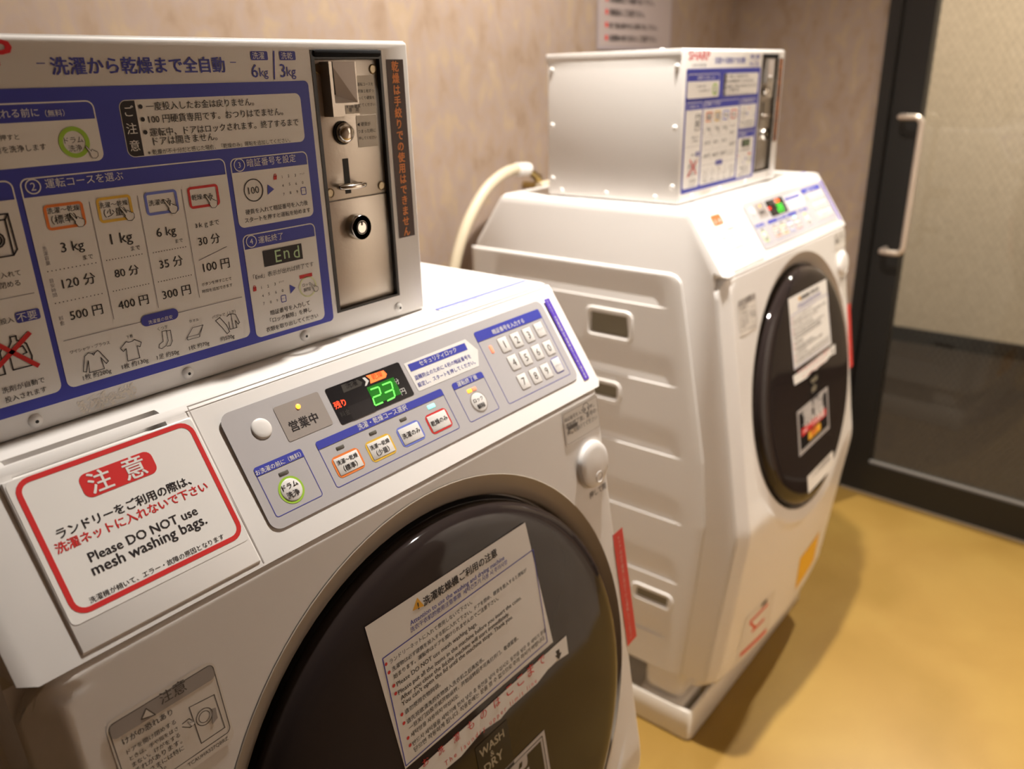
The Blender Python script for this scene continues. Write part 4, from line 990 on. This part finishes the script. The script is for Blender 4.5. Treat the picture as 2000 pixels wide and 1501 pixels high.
b1=make_coin_box(); bpy.context.view_layer.update()
tag(b1,'coin-operated control box with vertical brown warning strip on the foreground washer','coin box','coin boxes on the washer dryers')
b2=copy_tree(b1); b2.location=Vector(b1.location)+Vector((DX,DY,.0023))
tag(b2,'coin-operated control box on top of the washer by the glass door','coin box','coin boxes on the washer dryers')
# ------------------------------------------------------------------ drip trays
def make_tray():
    root=empty('drip_tray',(UC,.17,0)); x0,x1,y0,y1=XLM-.006,XRM+.006,-.106,.452
    m=MB(); t=.011
    def lp_(e,z,r): return [(a,b,z) for a,b in rrect(x0+e,y0+e,x1-e,y1-e,r,5)]
    lv=[lp_(.004,.0005,.012),lp_(0,.006,.014),lp_(0,.072,.014),lp_(.0025,.0765,.013),lp_(t-.0025,.0765,.008),lp_(t,.073,.006),lp_(t+.002,.02,.006)]; n=len(lv[0]); fs=[tuple(range(n))[::-1],tuple(6*n+i for i in range(n))]
    for j in range(6):
        for i in range(n): k=(i+1)%n; fs.append((j*n+i,j*n+k,(j+1)*n+k,(j+1)*n+i))
    m.add(sum(lv,[]),fs,tray_m,True); m.build('basin',root)
    for fx in (XLM+.055,XRM-.055):
        for fy_ in (-.028,.39):
            q=MB(); q.rbox(fx-.05,fy_-.05,.019,fx+.05,fy_+.05,.0763,.006,tray_m,3); q.build('corner_pad',root)
    return root
t1=make_tray(); bpy.context.view_layer.update(); tag(t1,'pale plastic drip tray under the foreground washer dryer','drip tray','drip trays under the washers')
t2=copy_tree(t1); t2.location=Vector(t1.location)+Vector((DX,DY,0)); tag(t2,'pale plastic drip tray on the floor under the washer by the door','drip tray','drip trays under the washers')
# ------------------------------------------------------------------ hose with its tap
hr=empty('drain_hose',(.62,.575,0)); Yh=.578
def arcpts(P_,n=8):
    out=[]; P_=[Vector(p) for p in P_]
    for i in range(len(P_)-1):
        p0=P_[max(i-1,0)];p1=P_[i];p2=P_[i+1];p3=P_[min(i+2,len(P_)-1)]
        for k in range(n):
            t=k/n; out.append(.5*((2*p1)+(-p0+p2)*t+(2*p0-5*p1+4*p2-p3)*t*t+(-p0+3*p1-3*p2+p3)*t**3))
    return out+[P_[-1]]
HP=[(.905,Yh,FZ+.018),(.862,Yh,FZ+.024),(.812,Yh,FZ+.014),(.760,Yh,FZ-.012),(.712,Yh,FZ-.058),(.680,Yh,FZ-.105),(.655,Yh,FZ-.16),(.635,Yh,FZ-.24),(.625,Yh,FZ-.4),(.622,Yh,FZ-.7),(.622,Yh,.05)]
m=MB(); m.tube(arcpts(HP),.0118,hose_mat,16); m.build('hose',hr)
m=MB()
for i in range(3):
    f=i*.0145; m.tube([(.872+f,Yh,FZ+.0235-f*.05),(.882+f,Yh,FZ+.0225-f*.08)],.0145,mat('white_collar',(.84,.82,.80),.25),18)
m.build('collar',hr,'white ribbed collar')
m=MB(); m.tube([(.915,Yh,FZ+.016),(.935,Yh,FZ+.006),(.955,Yh,FZ-.012)],.0085,brass,14); m.tube([(.935,Yh,FZ+.010),(.985,Yh+.02,FZ-.003)],.004,brass,10); m.tube([(.94,Yh-.01,FZ-.022),(.985,Yh-.01,FZ-.020)],.011,mat('valve_cream',(.62,.53,.38),.4),14); m.tube([(.962,Yh,FZ-.022),(.962,YB-.001,FZ-.022)],.008,brass,12); m.build('tap',hr,'brass tap fitting')
tag(hr,'cream drain hose arching from the brass tap behind the far washer','hose')
# ------------------------------------------------------------------ notice on the back wall
pr=empty('wall_notice',(1.44,YB-.002,1.38)); Pw=lambda u,v,h=0:(u,YB-.0015-h,v)
q=Sheet(Pw,.0003); u0,u1,v0,v1=1.262,1.634,FZ+.272,FZ+.80; q.box(u0,YB-.0022,v0,u1,YB-.0006,v1,'label_cream')
q=Sheet(lambda u,v,h=0:(u,YB-.0024-h,v),.0003); paper_grey=mat('notice_paper',(.42,.35,.33),.5); q.poly(rrect(u0,v0,u1,v1,.003),paper_grey,0); q.ring(rrect(u0,v0,u1,v1,.003),rrect(u0+.008,v0+.008,u1-.008,v1-.008,.002),mat('notice_edge',(.36,.31,.32),.5),1)
q.text('ランドリーご利用の皆様へ',u0+.05,u1-.05,v1-.075,'strip_red',1,3)
for i,(t_,w_) in enumerate((('洗濯物の取り忘れにご注意下さい。',.24),('終了後は速やかにお取り出し下さい。',.24),('貴重品にご注意下さい。',.17),('お客様同士でお譲り合い下さい。',.22),('洗剤は自動で投入されます。',.24),('靴の洗濯はご遠慮下さい。',.15),('故障の際はフロントまでお申し付け下さい。',.23))):
    v=v0+.020+i*.0295; q.text(t_,u0+.055,u0+.055+w_,v,'ink',2,3); q.disc(u0+.042,v+.008,.0065,'strip_red',2)
q.build('printed_sheet',pr); tag(pr,'paper notice with red bullets on the wall behind the far coin box','notice')
